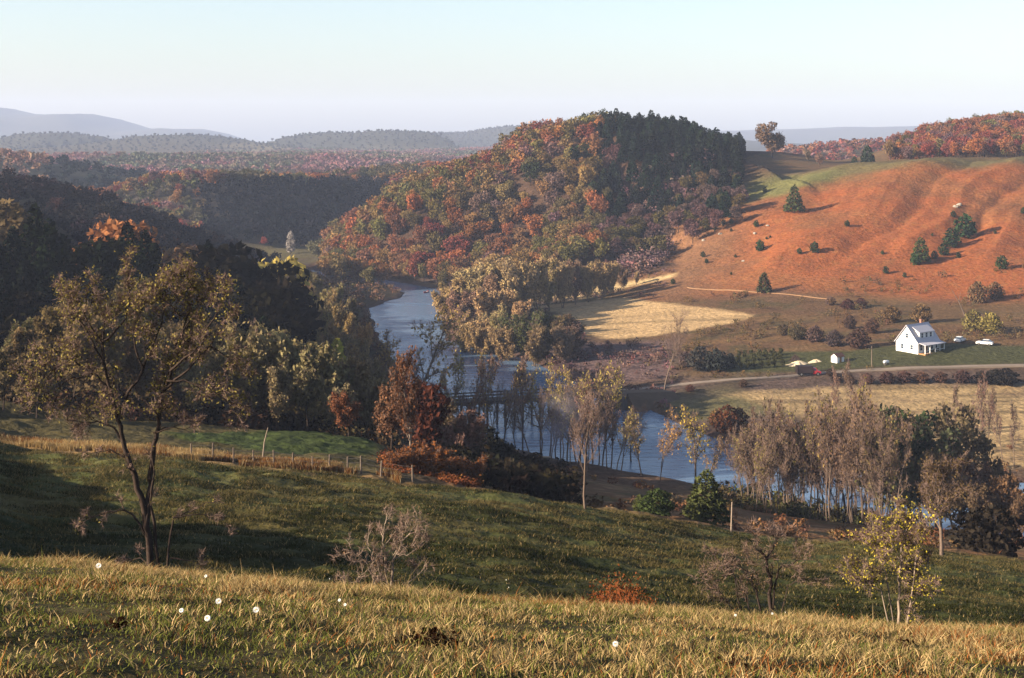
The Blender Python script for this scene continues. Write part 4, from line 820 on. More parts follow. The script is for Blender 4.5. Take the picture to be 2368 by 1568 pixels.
undergrowth('grove_scrub', 'green brown scrub at the foot of the riverside grove', area(420, 1640, 2120, 196, 246, lambda x, d, z, X, rs, mk: (rs < 26), 0.4, 1.2, 11), (0.085, 0.075, 0.03), 2.6, n=60, size=0.5, seed=11)
undergrowth('slope_scrub', 'rusty brown scrub on the slope between pasture and river', area(1100, 900, 2500, 122, 285, lambda x, d, z, X, rs, mk: fbm(x/9, d/9, 93, 3) > 0.10, 0.25, 0.95, 12), (0.17, 0.09, 0.045), 1.9, n=60, size=0.4, seed=13)
rt = [(2105, 215, 945, DKG), (2140, 220, 960, (0.10, 0.11, 0.05)), (2165, 212, 985, (0.09, 0.10, 0.05)), (2085, 224, 930, GREY_OL), (2125, 205, 1010, (0.12, 0.11, 0.05)), (2250, 210, 1060, (0.15, 0.085, 0.05)), (2290, 205, 1075, (0.16, 0.08, 0.05)), (2330, 212, 1060, (0.14, 0.09, 0.05)), (2365, 205, 1085, (0.17, 0.09, 0.05)), (2270, 200, 1110, (0.13, 0.08, 0.045)), (2400, 200, 1080, (0.14, 0.08, 0.04)), (2200, 205, 1040, (0.12, 0.09, 0.05)), (2345, 198, 1130, (0.13, 0.08, 0.045))]
for i, (X, d, Yt, c) in enumerate(rt):
    p = at(X, d); plant(P_line, 10, 'thicket_tree', p, Yt, f'{["dark green", "olive", "grey olive", "tall olive", "low olive", "rust brown", "reddish brown", "brown", "dull red brown", "short brown", "edge brown", "mixed brown", "squat brown"][i]} tree in the dense thicket right of the grove', 'tree', None, c, 0.8)
for i, (X, d, Yt) in enumerate([(2215, 272, 880), (2262, 268, 850), (2280, 275, 890), (2318, 270, 905), (2200, 275, 930), (2345, 266, 930), (2240, 280, 940), (1985, 285, 825), (1930, 290, 850), (2000, 282, 860)]):
    p = at(X, d); plant(P_slim, 10, 'field_edge_tree', p, Yt, f'{["tall", "taller", "forked", "leaning", "short", "right hand", "slender", "very tall", "wispy", "thin"][i]} bare tree on the far bank in front of the tan field', 'tree', None, MAUVE, 0.42)
# thickets, hedges and big bushes
bush = [leafy('bush', 'cedar', 4, 5.2, 900, 0.45, 640+i, parts=True) for i in range(3)]
for X, Yb, Yt, wd_, c, lab in ((1618, 856, 800, 1.0, (0.055, 0.055, 0.05), 'big dark round bush at the left end of the orchard'), (1655, 858, 806, 1.0, (0.045, 0.05, 0.045), 'big dark bush touching the orchard rows'), (1585, 848, 812, 0.9, (0.13, 0.09, 0.08), 'greyish mauve bush left of the big dark ones'), (1688, 850, 815, 0.8, (0.05, 0.05, 0.05), 'lower dark bush right of the big round pair'),
    (1595, 905, 888, 1.2, (0.13, 0.06, 0.045), 'low red brown bush on the river side of the road'), (1718, 895, 876, 1.0, (0.11, 0.065, 0.045), 'low brown bush beyond the road bend'), (1935, 884, 862, 1.1, (0.05, 0.03, 0.025), 'round dark bush in the roadside hedge'), (1918, 868, 852, 1.0, (0.06, 0.04, 0.03), 'small dark bush above the hedge'),
    (2325, 890, 850, 1.3, (0.028, 0.025, 0.02), 'black round bush at the right end of the hedge'), (2300, 888, 852, 1.2, (0.03, 0.026, 0.02), 'black bush left of the right end of the hedge'), (2270, 886, 856, 1.2, (0.04, 0.03, 0.025), 'very dark bush in the right part of the hedge'), (2225, 884, 854, 1.2, (0.075, 0.04, 0.035), 'dark maroon bush in the hedge below the house'), (2175, 884, 858, 1.2, (0.10, 0.055, 0.04), 'brown hedge bush below the house front'), (2130, 884, 858, 1.2, (0.12, 0.06, 0.045), 'red brown hedge bush left of the house front'), (2090, 884, 856, 1.2, (0.11, 0.06, 0.05), 'mauve brown hedge bush'), (2050, 886, 858, 1.2, (0.08, 0.045, 0.04), 'dark brown hedge bush'), (2005, 886, 862, 1.2, (0.13, 0.07, 0.05), 'pale brown hedge bush at its left end'), (1965, 886, 866, 1.1, (0.14, 0.08, 0.055), 'tan brown bush leading the hedge'),
    (1680, 1000, 935, 0.95, (0.12, 0.05, 0.025), 'dark rusty bush overhanging the far bank'), (1708, 996, 942, 0.8, (0.10, 0.055, 0.03), 'dark brown bush right of the rusty one on the far bank'), (1655, 985, 945, 0.8, (0.2, 0.12, 0.05), 'ochre bush left of the rusty one on the far bank'),
    (1885, 790, 752, 1.0, (0.12, 0.08, 0.07), 'mauve bush in the scrub left of the house'), (1845, 785, 750, 1.0, (0.10, 0.085, 0.05), 'olive bush in the scrub above the orchard'), (1930, 800, 762, 1.0, (0.10, 0.075, 0.07), 'greyish bush in the scrub above the earth heap'), (1985, 805, 758, 1.0, (0.09, 0.05, 0.04), 'dark brown bush in the scrub nearest the house'), (2015, 770, 735, 0.9, (0.13, 0.07, 0.05), 'red brown bush behind the scrub'), (1810, 775, 748, 1.0, (0.11, 0.085, 0.05), 'olive brown bush above the orchard rows'), (1965, 760, 728, 0.8, (0.08, 0.05, 0.04), 'small dark bush up slope of the scrub'),
    (1960, 715, 690, 1.2, (0.09, 0.04, 0.035), 'dark red thicket bush under the hillside foot'), (1990, 710, 688, 1.2, (0.10, 0.045, 0.04), 'maroon thicket bush under the hillside foot'), (1920, 705, 685, 1.1, (0.16, 0.09, 0.07), 'mauve thicket bush under the hillside foot'), (2250, 765, 715, 0.9, (0.22, 0.19, 0.06), 'yellow green bush right behind the house'), (2290, 770, 722, 1.0, (0.26, 0.22, 0.06), 'brighter yellow bush at the right behind the house'), (2260, 700, 650, 0.8, (0.2, 0.13, 0.07), 'tan bushy tree above the house'), (2300, 690, 650, 0.8, (0.16, 0.10, 0.06), 'brown bushy tree right above the house'), (2130, 745, 700, 0.9, (0.16, 0.10, 0.05), 'brown bush uphill of the house roof'), (2060, 745, 705, 1.0, (0.17, 0.10, 0.05), 'tan brown bush uphill left of the house')):
    p = hit(X, Yb); h = (Yb-Yt)/F0*p[1]; o = put_parts(bush[X % 3], 'bush', p, 0.7*X, h/4*wd_, lab, 'bush', None, jit(c, 0.1), sz=h/4)
# bushy pines on the slope before the river
jp = leafy('young_pine', 'cone', 9, 6.8, 3600, 0.42, 700, leafm='needle', parts=True); jr = leafy('juniper', 'cedar', 6, 7.2, 3200, 0.40, 701, leafm='needle', parts=True)
p = at(1632, 126); h = sc_h(p, 1083); put_parts(jp, 'young_pine', p, 0.4, h/9*1.35, 'bushy green young pine at the lower edge of the pasture', 'pine tree', None, (0.07, 0.08, 0.028), sz=h/9)
p = at(1520, 122); h = sc_h(p, 1128); put_parts(jr, 'juniper', p, 0.9, h/6*1.15, 'round dark juniper left of the bushy young pine', 'juniper', None, (0.05, 0.07, 0.024), sz=h/6)
p = at(1478, 124); h = sc_h(p, 1142); put_parts(jr, 'juniper', p, 2.9, h/6*0.6, 'smaller green juniper at the left of the round dark one', 'juniper', None, (0.075, 0.085, 0.03), sz=h/6)
# rusty tree and brush at the pasture corner
p = at(950, 127); P_rust = bare_tree('rusty_tree', 10, 420, kids=(13, 7, 4), ang=(30, 55), leaves=5, lsz=0.26, twigs=5, twl=0.07, first=0.2, ratio=0.42, up=0.14, bark='bark_pale', tw=0.014)
put_parts(P_rust, 'rusty_tree', p, 0.5, sc_h(p, 800)/10*0.55, 'rusty orange leaved tree at the end of the fence', 'tree', None, (0.17, 0.075, 0.038), sz=sc_h(p, 800)/10)
p = at(985, 150); h = sc_h(p, 880); put_parts(darkb[1], 'copper_tree', p, 0.5, h/13*0.8, 'dark copper red tree right behind the rusty one', 'tree', None, (0.085, 0.030, 0.020), sz=h/13)
for i, (X, d, Yt, c, lab) in enumerate(((905, 140, 890, (0.24, 0.13, 0.07), 'brown half bare tree left of the rusty tree'), (1045, 165, 960, MAUVE, 'mauve bare tree right of the copper tree'), (1080, 180, 980, (0.15, 0.10, 0.06), 'dark twiggy tree above the shaded bank'), (805, 150, 900, (0.24, 0.09, 0.04), 'small orange tree at the end of the tree row'), (1015, 170, 920, (0.22, 0.14, 0.09), 'thin brown tree beside the copper tree'))):
    p = at(X, d); plant(P_line, 10, 'bank_tree', p, Yt, lab, 'tree', None, c)
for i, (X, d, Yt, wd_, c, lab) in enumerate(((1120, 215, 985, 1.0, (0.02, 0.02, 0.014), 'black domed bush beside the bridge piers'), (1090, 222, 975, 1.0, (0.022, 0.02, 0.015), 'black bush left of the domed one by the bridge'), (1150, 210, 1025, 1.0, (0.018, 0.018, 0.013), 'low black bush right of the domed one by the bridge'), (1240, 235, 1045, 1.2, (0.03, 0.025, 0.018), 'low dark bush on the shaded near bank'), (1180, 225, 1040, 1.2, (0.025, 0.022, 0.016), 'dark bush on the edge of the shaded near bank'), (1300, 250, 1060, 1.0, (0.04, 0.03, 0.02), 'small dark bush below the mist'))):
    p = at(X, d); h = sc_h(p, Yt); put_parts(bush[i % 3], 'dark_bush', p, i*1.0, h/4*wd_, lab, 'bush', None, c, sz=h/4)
for i, X in enumerate((915, 945, 985, 1020, 1055, 1085)):
    d = 118+i*1.6; p = at(X, d); h = 1.9+0.5*(i % 3); put_parts(P_shr[i % 4], 'rust_shrub', p, i*1.3, h/3*1.2, ['leftmost', 'second from left', 'third from left', 'third from right', 'second from right', 'rightmost'][i]+' orange brown shrub of the thicket below the rusty tree', 'shrub', None, (0.24, 0.09, 0.03), sz=h/3)
undergrowth('rust_brush', 'orange brown brush filling the corner below the rusty tree', area(150, 885, 1100, 114, 134, None, 0.35, 0.75, 21), (0.19, 0.07, 0.028), 1.8, n=160, size=0.24, seed=21)
undergrowth('shade_brush', 'dark brush on the shaded bank above the river', area(420, 1040, 1400, 122, 262, lambda x, d, z, X, rs, mk: X < 1190+(262-d)*0.9, 0.5, 1.3, 22), (0.028, 0.022, 0.014), 2.6, n=110, size=0.45, seed=22)  # near-black leaves put the bank's shade into the brush colour
# leaning tree on the right and its neighbours
P_lean = bare_tree('leaning_tree', 10, 430, kids=(11, 7, 5), ang=(35, 65), leaves=3.2, lsz=0.22, twigs=6, twl=0.07, first=0.3, ratio=0.5, up=0.10, bark='bark', tw=0.013, lean=0.25, r=0.2, trunk_frac=0.7)
p = at(2176, 112); put_parts(P_lean, 'leaning_tree', p, 0.2, sc_h(p, 1045)/10*1.02, 'dark crowned tree leaning right from the pasture edge', 'tree', None, (0.12, 0.08, 0.035), sz=sc_h(p, 1045)/10)
for X, d, Yt, lab in ((2300, 125, 1165, 'dark round bush behind the leaning tree'), (2255, 130, 1175, 'dark bush between the leaning tree and the right edge')):
    p = at(X, d); h = sc_h(p, Yt); put_parts(bush[X % 3], 'dark_bush', p, 0.5, h/4, lab, 'bush', None, (0.03, 0.024, 0.018), sz=h/4)
# ------------------------------------------------------------------ road, bridge, house and what stands round it
def ribbon(name, pts, wid, lift, mat, kind='structure', label=None, cat=None, step=2.0):
    P = np.array([hit(*q)[:2] if len(q) == 2 else q[2:] for q in pts]); V = []; 
    S = [P[0]]
    for a, b in zip(P[:-1], P[1:]):
        n = max(int(np.hypot(*(b-a))/step), 1); S += [a+(b-a)*k/n for k in range(1, n+1)]
    S = np.array(S)
    for k in range(3): S[1:-1] = (S[:-2]+2*S[1:-1]+S[2:])/4
    T = np.gradient(S, axis=0); T /= np.linalg.norm(T, axis=1)[:, None]; Nn = np.stack([-T[:, 1], T[:, 0]], 1)
    cols = np.linspace(-wid/2, wid/2, 5); W = S[:, None]+Nn[:, None]*cols[None, :, None]; W = W.reshape(-1, 2)
    z = H(W[:, 0], W[:, 1]).reshape(-1, 5); zc = z.max(1, keepdims=True)+lift; z = np.repeat(zc, 5, 1)-np.abs(cols)[None]*0.02
    Vt = np.concatenate([W, z.reshape(-1, 1)], 1); i = np.arange(len(S)-1)[:, None]*5+np.arange(4)[None]
    F = np.stack([i, i+1, i+6, i+5], -1).reshape(-1, 4)
    # skirts down into the ground
    lo = Vt.copy(); lo[:, 2] -= 1.2; nV = len(Vt); k = np.arange(len(S)-1)*5
    sk = np.concatenate([np.stack([k, k+5, k+5+nV, k+nV], 1), np.stack([k+4, k+4+nV, k+9+nV, k+9], 1)])
    o = link(name, mesh_np(name, np.concatenate([Vt, lo]), np.concatenate([F, sk]), [mat])); tag(o, label, cat, kind=kind); return o
M['asph'] = plain('road_gravel', (0.22, 0.175, 0.14), 0.95, 0.1, 0.2, 0.8)
M['dirt'] = plain('track_dirt', (0.26, 0.15, 0.08), 0.95, 0.1, 0.3, 0.8)
ribbon('road', [(1400, 906), (1480, 898), (1560, 890), (1640, 882), (1740, 874), (1840, 868), (1930, 860), (2000, 855), (2100, 851), (2240, 847), (2420, 845)], 2.6, 0.05, M['asph'])
ribbon('track', [(1590, 664), (1680, 670), (1760, 676), (1850, 683), (1930, 692)], 1.3, 0.03, M['dirt'])
M['steel'] = plain('bridge_timber', (0.055, 0.045, 0.042), 0.8, 0.2, 0.3, 2)
M['conc'] = plain('bridge_concrete', (0.11, 0.095, 0.09), 0.9, 0.1, 0.3, 1)
def bridge():
    A = np.array([(1030-X0)/F0*300, 300.0]); B = np.array([(1425-X0)/F0*328, 328.0]); L = np.hypot(*(B-A)); ang = math.atan2(B[1]-A[1], B[0]-A[0])
    z0, z1 = 6.9, 3.9; o = empty('bridge', (A[0], A[1], 0), ang, 'low dark beam bridge on slim piers crossing the river', 'bridge')
    pitch = math.atan2(z1-z0, L)
    def loc(name, mb, m): return link(name, mb.mesh(name, [m]), o)
    d = MB()
    for k in range(14):
        xa, xb = L*k/14, L*(k+1)/14; za, zb = z0+(z1-z0)*k/14, z0+(z1-z0)*(k+1)/14
        for yy_, hh, t in ((0, 0.0, 2.1),):
            V = [(xa, -t, za-0.75), (xb, -t, zb-0.75), (xb, t, zb-0.75), (xa, t, za-0.75), (xa, -t, za), (xb, -t, zb), (xb, t, zb), (xa, t, za)]
            d.add(V, q=[(0, 1, 5, 4), (2, 3, 7, 6), (4, 5, 6, 7), (0, 3, 2, 1)])
    loc('deck', d, M['steel'])
    for sy in (-2.0, 2.0):
        r = MB(); r.tube([(0, sy, z0+1.15), (L, sy, z1+1.15)], 0.16, 4); r.tube([(0, sy, z0+0.62), (L, sy, z1+0.62)], 0.05, 4)
        for k in range(25):
            x = L*k/24; z = z0+(z1-z0)*k/24; r.tube([(x, sy, z), (x, sy, z+1.2)], 0.07, 4)
        loc('railing', r, M['steel'])
    for k in range(1, 10):
        x = L*k/10+0.3; z = z0+(z1-z0)*k/10-0.74; pr = MB(); pr.tube([(x, -1.5, -2.5), (x, -1.5, z-0.4)], 0.25, 8); pr.tube([(x, 1.5, -2.5), (x, 1.5, z-0.4)], 0.25, 8); pr.box(x-0.4, x+0.4, -2.2, 2.2, z-0.42, z-0.01); loc('pier', pr, M['conc'])
    for x, z in ((-0.9, z0), (L+0.3, z1)):
        b = MB(); b.box(x-0.6, x+0.9, -2.5, 2.5, -2, z-0.02); loc('abutment', b, M['conc'])
    c, s = math.cos(ang), math.sin(ang)
    e = MB()                                         # earth ramps carrying the road on to the deck
    for x0_, x1_, zt, ze in ((-26, -1.4, z0-0.05, 5.0), (L+1.1, L+16, z1-0.05, 2.6)):
        xa, xb = (x0_, x1_); za, zb = (ze, zt) if x0_ < 0 else (zt, ze)
        V = [(xa, -2.2, za), (xb, -2.2, zb), (xb, 2.2, zb), (xa, 2.2, za), (xa, -7, -1), (xb, -7, -1), (xb, 7, -1), (xa, 7, -1)]
        V = [(A[0]+x*c-y*s, A[1]+x*s+y*c, z) for x, y, z in V]
        e.add(V, q=[(0, 1, 2, 3), (0, 4, 5, 1), (2, 6, 7, 3), (1, 5, 6, 2), (0, 3, 7, 4)])
    tag(link('embankment', e.mesh('embankment', [M['dirt_dark']])), kind='structure')
M['dirt_dark'] = plain('bank_earth', (0.10, 0.07, 0.05), 0.95, 0.1, 0.3, 0.8)
bridge()
M['white'] = plain('white_clapboard', (0.82, 0.82, 0.80), 0.7, 0.2, 0.05, 2)
M['roof'] = plain('grey_shingles', (0.46, 0.45, 0.50), 0.8, 0.2, 0.15, 3)
M['glass'] = plain('window_glass', (0.03, 0.05, 0.08), 0.15, 0.5, 0.1, 1)
M['trim'] = plain('white_trim', (0.78, 0.78, 0.78), 0.6, 0.2, 0.03, 1)
M['wood'] = plain('porch_wood', (0.34, 0.18, 0.08), 0.8, 0.2, 0.2, 3)
M['brick'] = plain('chimney_brick', (0.28, 0.14, 0.10), 0.9, 0.1, 0.2, 5)
def gable_roof(mb, x0, x1, yh, ze, zr, t=0.22, over=0.4):
    """two slopes, ridge along x, overhanging the eaves"""
    k = (zr-ze)/yh
    for s in (-1, 1):
        y1 = s*(yh+over); z1 = ze-k*over
        V = [(x0-over, 0, zr), (x1+over, 0, zr), (x1+over, y1, z1), (x0-over, y1, z1)]; V += [(a, b, c+t) for a, b, c in V]
        q = [(0, 1, 2, 3), (4, 5, 6, 7), (0, 1, 5, 4), (2, 3, 7, 6), (1, 2, 6, 5), (0, 3, 7, 4)]
        mb.add(V, q=q)
def window(parent, c, w_, h, n, side='y'):
    """frame, glass sub-part; n = outward direction sign along side"""
    f = MB(); g = MB(); x, y, z = c; t = 0.10; e = 0.06*n
    def bx(mb, a0, a1, b0, b1, d0, d1):
        d0, d1 = sorted((d0, d1))
        if side == 'y': mb.box(x+a0, x+a1, y+d0, y+d1, z+b0, z+b1)
        else: mb.box(x+d0, x+d1, y+a0, y+a1, z+b0, z+b1)
    for a0, a1, b0, b1 in ((-w_/2-t, -w_/2, -h/2-t, h/2+t), (w_/2, w_/2+t, -h/2-t, h/2+t), (-w_/2, w_/2, h/2, h/2+t), (-w_/2, w_/2, -h/2-t, -h/2), (-w_/2, w_/2, -0.03, 0.03)):
        bx(f, a0, a1, b0, b1, 0.003*n, e)
    bx(g, -w_/2, w_/2, -h/2, h/2, 0.002*n, 0.02*n)
    fo = link('window', f.mesh('window', [M['trim']]), parent); link('pane', g.mesh('pane', [M['glass']]), fo)
def house():
    p = hit(2122, 819); phi = math.radians(40); o = empty('farmhouse', tuple(p), phi, 'white steep roofed farmhouse with dormer and porch on the lawn', 'house')
    L, Wd, ze, zr = 9.6, 7.6, 3.3, 7.9; o.scale = (0.96, 0.88, 0.90)                # long side along +x from the near corner, gable end at x=0 going to +y
    yc = Wd/2
    wb = MB(); wb.box(0, L, 0, Wd, -1.2, ze)
    wb.add([(0, 0, ze), (0, Wd, ze), (0, yc, zr), (L, 0, ze), (L, Wd, ze), (L, yc, zr)], q=[], t=[(0, 2, 1), (3, 4, 5)])
    body = link('wall', wb.mesh('wall', [M['white']]), o)
    rb = MB(); gable_roof(rb, 0, L, yc, ze, zr); V = rb.mesh('roof', [M['roof']]); r = link('roof', V, o); r.location = (0, yc, 0)
    ch = MB(); ch.box(L-2.2, L-1.5, 0.6, 1.2, zr-1.2, zr+1.0); ch.box(L-2.28, L-1.42, 0.52, 1.28, zr+1.0, zr+1.12); link('chimney', ch.mesh('chimney', [M['brick']]), r)
    # shed dormer on the porch side
    db = MB(); x0, x1, yf, zb, zt = 1.6, L-1.4, 0.75, 3.6, 6.5
    Vd = [(x0, yf, zb), (x1, yf, zb), (x1, yf, zt-0.5), (x0, yf, zt-0.5), (x0, yc-0.5, zt+0.9), (x1, yc-0.5, zt+0.9), (x0, yc-0.5, zb+2), (x1, yc-0.5, zb+2)]
    db.add(Vd, q=[(0, 1, 2, 3), (0, 3, 4, 6), (1, 7, 5, 2)]); dm = link('dormer', db.mesh('dormer', [M['white']]), o)
    dr = MB(); a = [(x0-0.3, yf-0.35, zt-0.66), (x1+0.3, yf-0.35, zt-0.66), (x1+0.3, yc-0.3, zt+1.05), (x0-0.3, yc-0.3, zt+1.05)]; dr.add(a+[(x, y, z+0.18) for x, y, z in a], q=[(0, 3, 2, 1), (4, 5, 6, 7), (0, 1, 5, 4), (2, 3, 7, 6), (1, 2, 6, 5), (0, 4, 7, 3)])
    link('dormer_roof', dr.mesh('dormer_roof', [M['roof']]), dm)
    for x in (2.9, 4.9, 6.9): window(o, (x, yf-0.004, 5.05), 0.9, 1.3, -1)
    for x in (1.4, 6.4, 8.4): window(o, (x, -0.004, 1.75), 1.0, 1.5, -1)
    for y, z in ((2.2, 1.8), (5.4, 1.8), (3.8, 5.0)): window(o, (-0.004, y, z), 0.9, 1.3, -1, 'x')
    d = MB(); d.box(3.5, 4.5, -0.06, -0.004, 0.35, 2.45); do = link('door', d.mesh('door', [M['wood']]), o); k = MB(); k.tube([(4.36, -0.06, 1.35), (4.36, -0.13, 1.35)], 0.04, 6); link('handle', k.mesh('handle', [M['trim']]), do)
    po = MB(); po.box(0.2, L-0.2, -2.3, -0.01, -1.0, 0.28); link('porch_floor', po.mesh('porch_floor', [M['wood']]), o)
    pr = MB(); pr.add([(0.0, -2.6, 2.62), (L, -2.6, 2.62), (L, -0.35, 3.12), (0, -0.35, 3.12), (0.0, -2.6, 2.78), (L, -2.6, 2.78), (L, -0.35, 3.28), (0, -0.35, 3.28)], q=[(0, 3, 2, 1), (4, 5, 6, 7), (0, 1, 5, 4), (2, 3, 7, 6), (1, 2, 6, 5), (0, 4, 7, 3)])
    link('porch_roof', pr.mesh('porch_roof', [M['roof']]), o)
    for x in (0.35, 2.6, 5.0, 7.2, L-0.35):
        c = MB(); c.box(x-0.09, x+0.09, -2.25, -2.07, 0.28, 2.66); link('porch_post', c.mesh('porch_post', [M['trim']]), o)
    ra = MB()
    for xa, xb in ((0.45, 2.5), (5.1, 7.1), (7.3, L-0.45)): ra.box(xa, xb, -2.2, -2.12, 1.02, 1.1); ra.box(xa, xb, -2.2, -2.12, 0.42, 0.5)
    link('railing', ra.mesh('railing', [M['trim']]), o)
    bt = MB(); bt.box(-0.01, L, -0.02, -0.003, ze-0.25, ze-0.1); link('trim_board', bt.mesh('trim_board', [M['trim']]), o)
house()
# vehicles and yard things
M['rubber'] = plain('rubber', (0.02, 0.02, 0.02), 0.9, 0.1, 0.1, 3)
def wheels(o, xs, ys, r, w_):
    for x in xs:
        for y in ys:
            a = MB(); a.tube([(x, y-w_/2, r), (x, y+w_/2, r)], r, 14)
            n = 14; th = np.arange(n)*2*PI/n
            for s in (-1, 1):
                V = [(x, y+s*w_/2, r)]+[(x+r*math.cos(t), y+s*w_/2, r+r*math.sin(t)) for t in th]; a.add(V, t=[(0, i+1, (i+1) % n+1) for i in range(n)])
            wh = link('wheel', a.mesh('wheel', [M['rubber']]), o); h = MB(); h.tube([(x, y-w_/2-0.015, r), (x, y+w_/2+0.015, r)], r*0.5, 10)
            for s in (-1, 1):
                V = [(x, y+s*(w_/2+0.015), r)]+[(x+r*0.5*math.cos(t), y+s*(w_/2+0.015), r+r*0.5*math.sin(t)) for t in th]; h.add(V, t=[(0, i+1, (i+1) % n+1) for i in range(n)])
            link('rim', h.mesh('rim', [M['chrome']]), wh)
M['chrome'] = plain('wheel_metal', (0.5, 0.5, 0.5), 0.35, 0.5, 0.05, 3, 0.8)
def car(name, p, rz, col, label, group=None):
    o = empty(name, tuple(p), rz, label, 'car', group); m = plain(name+'_paint', col, 0.3, 0.5, 0.02, 1)
    b = MB(); b.prism([(-2.1, 0.32), (2.1, 0.32), (2.15, 0.62), (1.95, 0.86), (0.95, 0.95), (-1.55, 0.98), (-2.08, 0.88)], -0.85, 0.85); link('body', b.mesh('body', [m]), o)
    c = MB(); y = 0.74; c.add([(0.95, -0.8, 0.95), (0.35, -y+0.1, 1.42), (-1.15, -y+0.1, 1.42), (-1.7, -0.8, 0.96), (0.95, 0.8, 0.95), (0.35, y-0.1, 1.42), (-1.15, y-0.1, 1.42), (-1.7, 0.8, 0.96)], q=[(0, 1, 2, 3), (4, 7, 6, 5), (0, 4, 5, 1), (3, 2, 6, 7)]); link('window', c.mesh('window', [M['glass']]), o)
    r = MB(); r.box(-1.13, 0.33, -0.66, 0.66, 1.415, 1.47); link('roof', r.mesh('roof', [m]), o)
    for s in (-0.6, 0.6): h = MB(); h.box(2.1, 2.17, s-0.18, s+0.18, 0.6, 0.74); link('headlight', h.mesh('headlight', [M['chrome']]), o)
    wheels(o, (-1.35, 1.35), (-0.78, 0.78), 0.32, 0.2)
for X, Y, rz, lab in ((2219, 790, 0.9, 'white car parked on the grass just right of the house'), (2276, 797, 2.6, 'white car parked at the far right beyond the house')):
    car('parked_car', hit(X, Y), rz, (0.8, 0.8, 0.8), lab)
def truck():
    p = hit(1868, 868); o = empty('truck', tuple(p), 0.05, 'dark high sided truck with a red cab parked beside the road', 'truck'); md = plain('truck_dark', (0.035, 0.022, 0.022), 0.7, 0.2, 0.2, 2); mr = plain('truck_red', (0.45, 0.03, 0.04), 0.4, 0.5, 0.05, 1)
    b = MB(); b.box(-2.9, 1.0, -1.05, 1.05, 0.8, 2.5); b.box(-2.95, -2.75, -1.1, 1.1, 0.8, 2.6); link('cargo_box', b.mesh('cargo_box', [md]), o)
    c = MB(); c.prism([(1.05, 0.55), (2.95, 0.55), (2.98, 1.15), (2.2, 1.3), (1.85, 1.95), (1.05, 1.98)], -0.95, 0.95); cb = link('cab', c.mesh('cab', [mr]), o)
    g = MB(); g.add([(2.23, -0.8, 1.34), (2.23, 0.8, 1.34), (1.92, 0.7, 1.9), (1.92, -0.7, 1.9)], q=[(0, 1, 2, 3)]); g.box(1.15, 1.75, -0.965, -0.952, 1.35, 1.85); link('window', g.mesh('window', [M['glass']]), cb)
    f = MB(); f.box(-2.8, 2.8, -0.5, 0.5, 0.5, 0.79); link('chassis', f.mesh('chassis', [md]), o)
    for s in (-0.7, 0.7): h = MB(); h.box(2.975, 3.02, s-0.15, s+0.15, 0.8, 1.0); link('headlight', h.mesh('headlight', [M['chrome']]), o)
    wheels(o, (-1.9, 2.2), (-0.9, 0.9), 0.48, 0.25)
truck()
def mound(name, X, Y, rx, ry, h, col, label, cat, seed):
    p = hit(X, Y); r = np.random.default_rng(seed); n, m_ = 28, 10; V = [(0, 0, h)]; q = []; t = []
    for j in range(1, m_+1):
        for i in range(n):
            a = 2*PI*i/n; k = j/m_; rr = k*(1+0.18*math.sin(3*a+seed)+0.1*math.sin(7*a)); V.append((math.cos(a)*rx*rr, math.sin(a)*ry*rr, h*(0.5+0.5*math.cos(PI*k))*(1+r.normal()*0.10)-0.25*k))
    t = [(0, 1+i, 1+(i+1) % n) for i in range(n)]
    for j in range(m_-1):
        for i in range(n): a = 1+j*n+i; b = 1+j*n+(i+1) % n; q.append((a, a+n, b+n, b))
    me = mesh_np(name, np.array(V, float), [np.array(q), np.array(t)], [plain(name+'_mat', col, 0.95, 0.05, 0.3, 2)]); o = link(name, me); o.location = tuple(p); tag(o, label, cat); return o
mound('sand_heap', 1846, 842, 3.4, 2.0, 0.9, (0.62, 0.50, 0.34), 'pale sandy earth heap on the lawn left of the shed', 'earth heap', 1)
mound('sand_heap', 1885, 836, 2.6, 1.4, 0.6, (0.60, 0.48, 0.33), 'smaller pale earth heap nearer the shed', 'earth heap', 2)
mound('brush_heap', 1838, 832, 2.0, 1.2, 1.3, (0.05, 0.035, 0.03), 'dark brushwood heap behind the sandy heap', 'brush heap', 3)
def shed():
    p = hit(1936, 836); o = empty('shed', tuple(p), 0.6, 'small white sided shed on the lawn near the earth heaps', 'shed')
    b = MB(); b.box(-1.3, 1.3, -1, 1, -0.4, 1.5); b.add([(-1.3, -1, 1.5), (-1.3, 1, 1.5), (-1.3, 0, 2.2), (1.3, -1, 1.5), (1.3, 1, 1.5), (1.3, 0, 2.2)], t=[(0, 2, 1), (3, 4, 5)]); link('wall', b.mesh('wall', [M['white']]), o)
    r = MB(); gable_roof(r, -1.3, 1.3, 1.0, 1.5, 2.2, 0.08, 0.2); link('roof', r.mesh('roof', [plain('brown_roof', (0.12, 0.06, 0.05), 0.9, 0.1)]), o)
    d = MB(); d.box(-0.4, 0.4, -1.04, -1.004, 0, 1.4); link('door', d.mesh('door', [M['wood']]), o)
shed()
def tank():
    p = hit(2048, 843); o = empty('gas_tank', tuple(p), 0.5, 'small white gas tank on the lawn left of the house', 'tank')
    b = MB(); xs = [-0.95, -0.9, -0.75, -0.5, 0.5, 0.75, 0.9, 0.95]; rs_ = [0.02, 0.2, 0.36, 0.42, 0.42, 0.36, 0.2, 0.02]; b.tube([(x, 0, 0.75) for x in xs], rs_, 14); link('vessel', b.mesh('vessel', [M['white']], True), o)
    for x in (-0.5, 0.5): l = MB(); l.box(x-0.08, x+0.08, -0.3, 0.3, -0.3, 0.45); link('leg', l.mesh('leg', [M['conc']]), o)
tank()
M['rock'] = plain('pale_rock', (0.27, 0.245, 0.21), 0.9, 0.1, 0.25, 1)
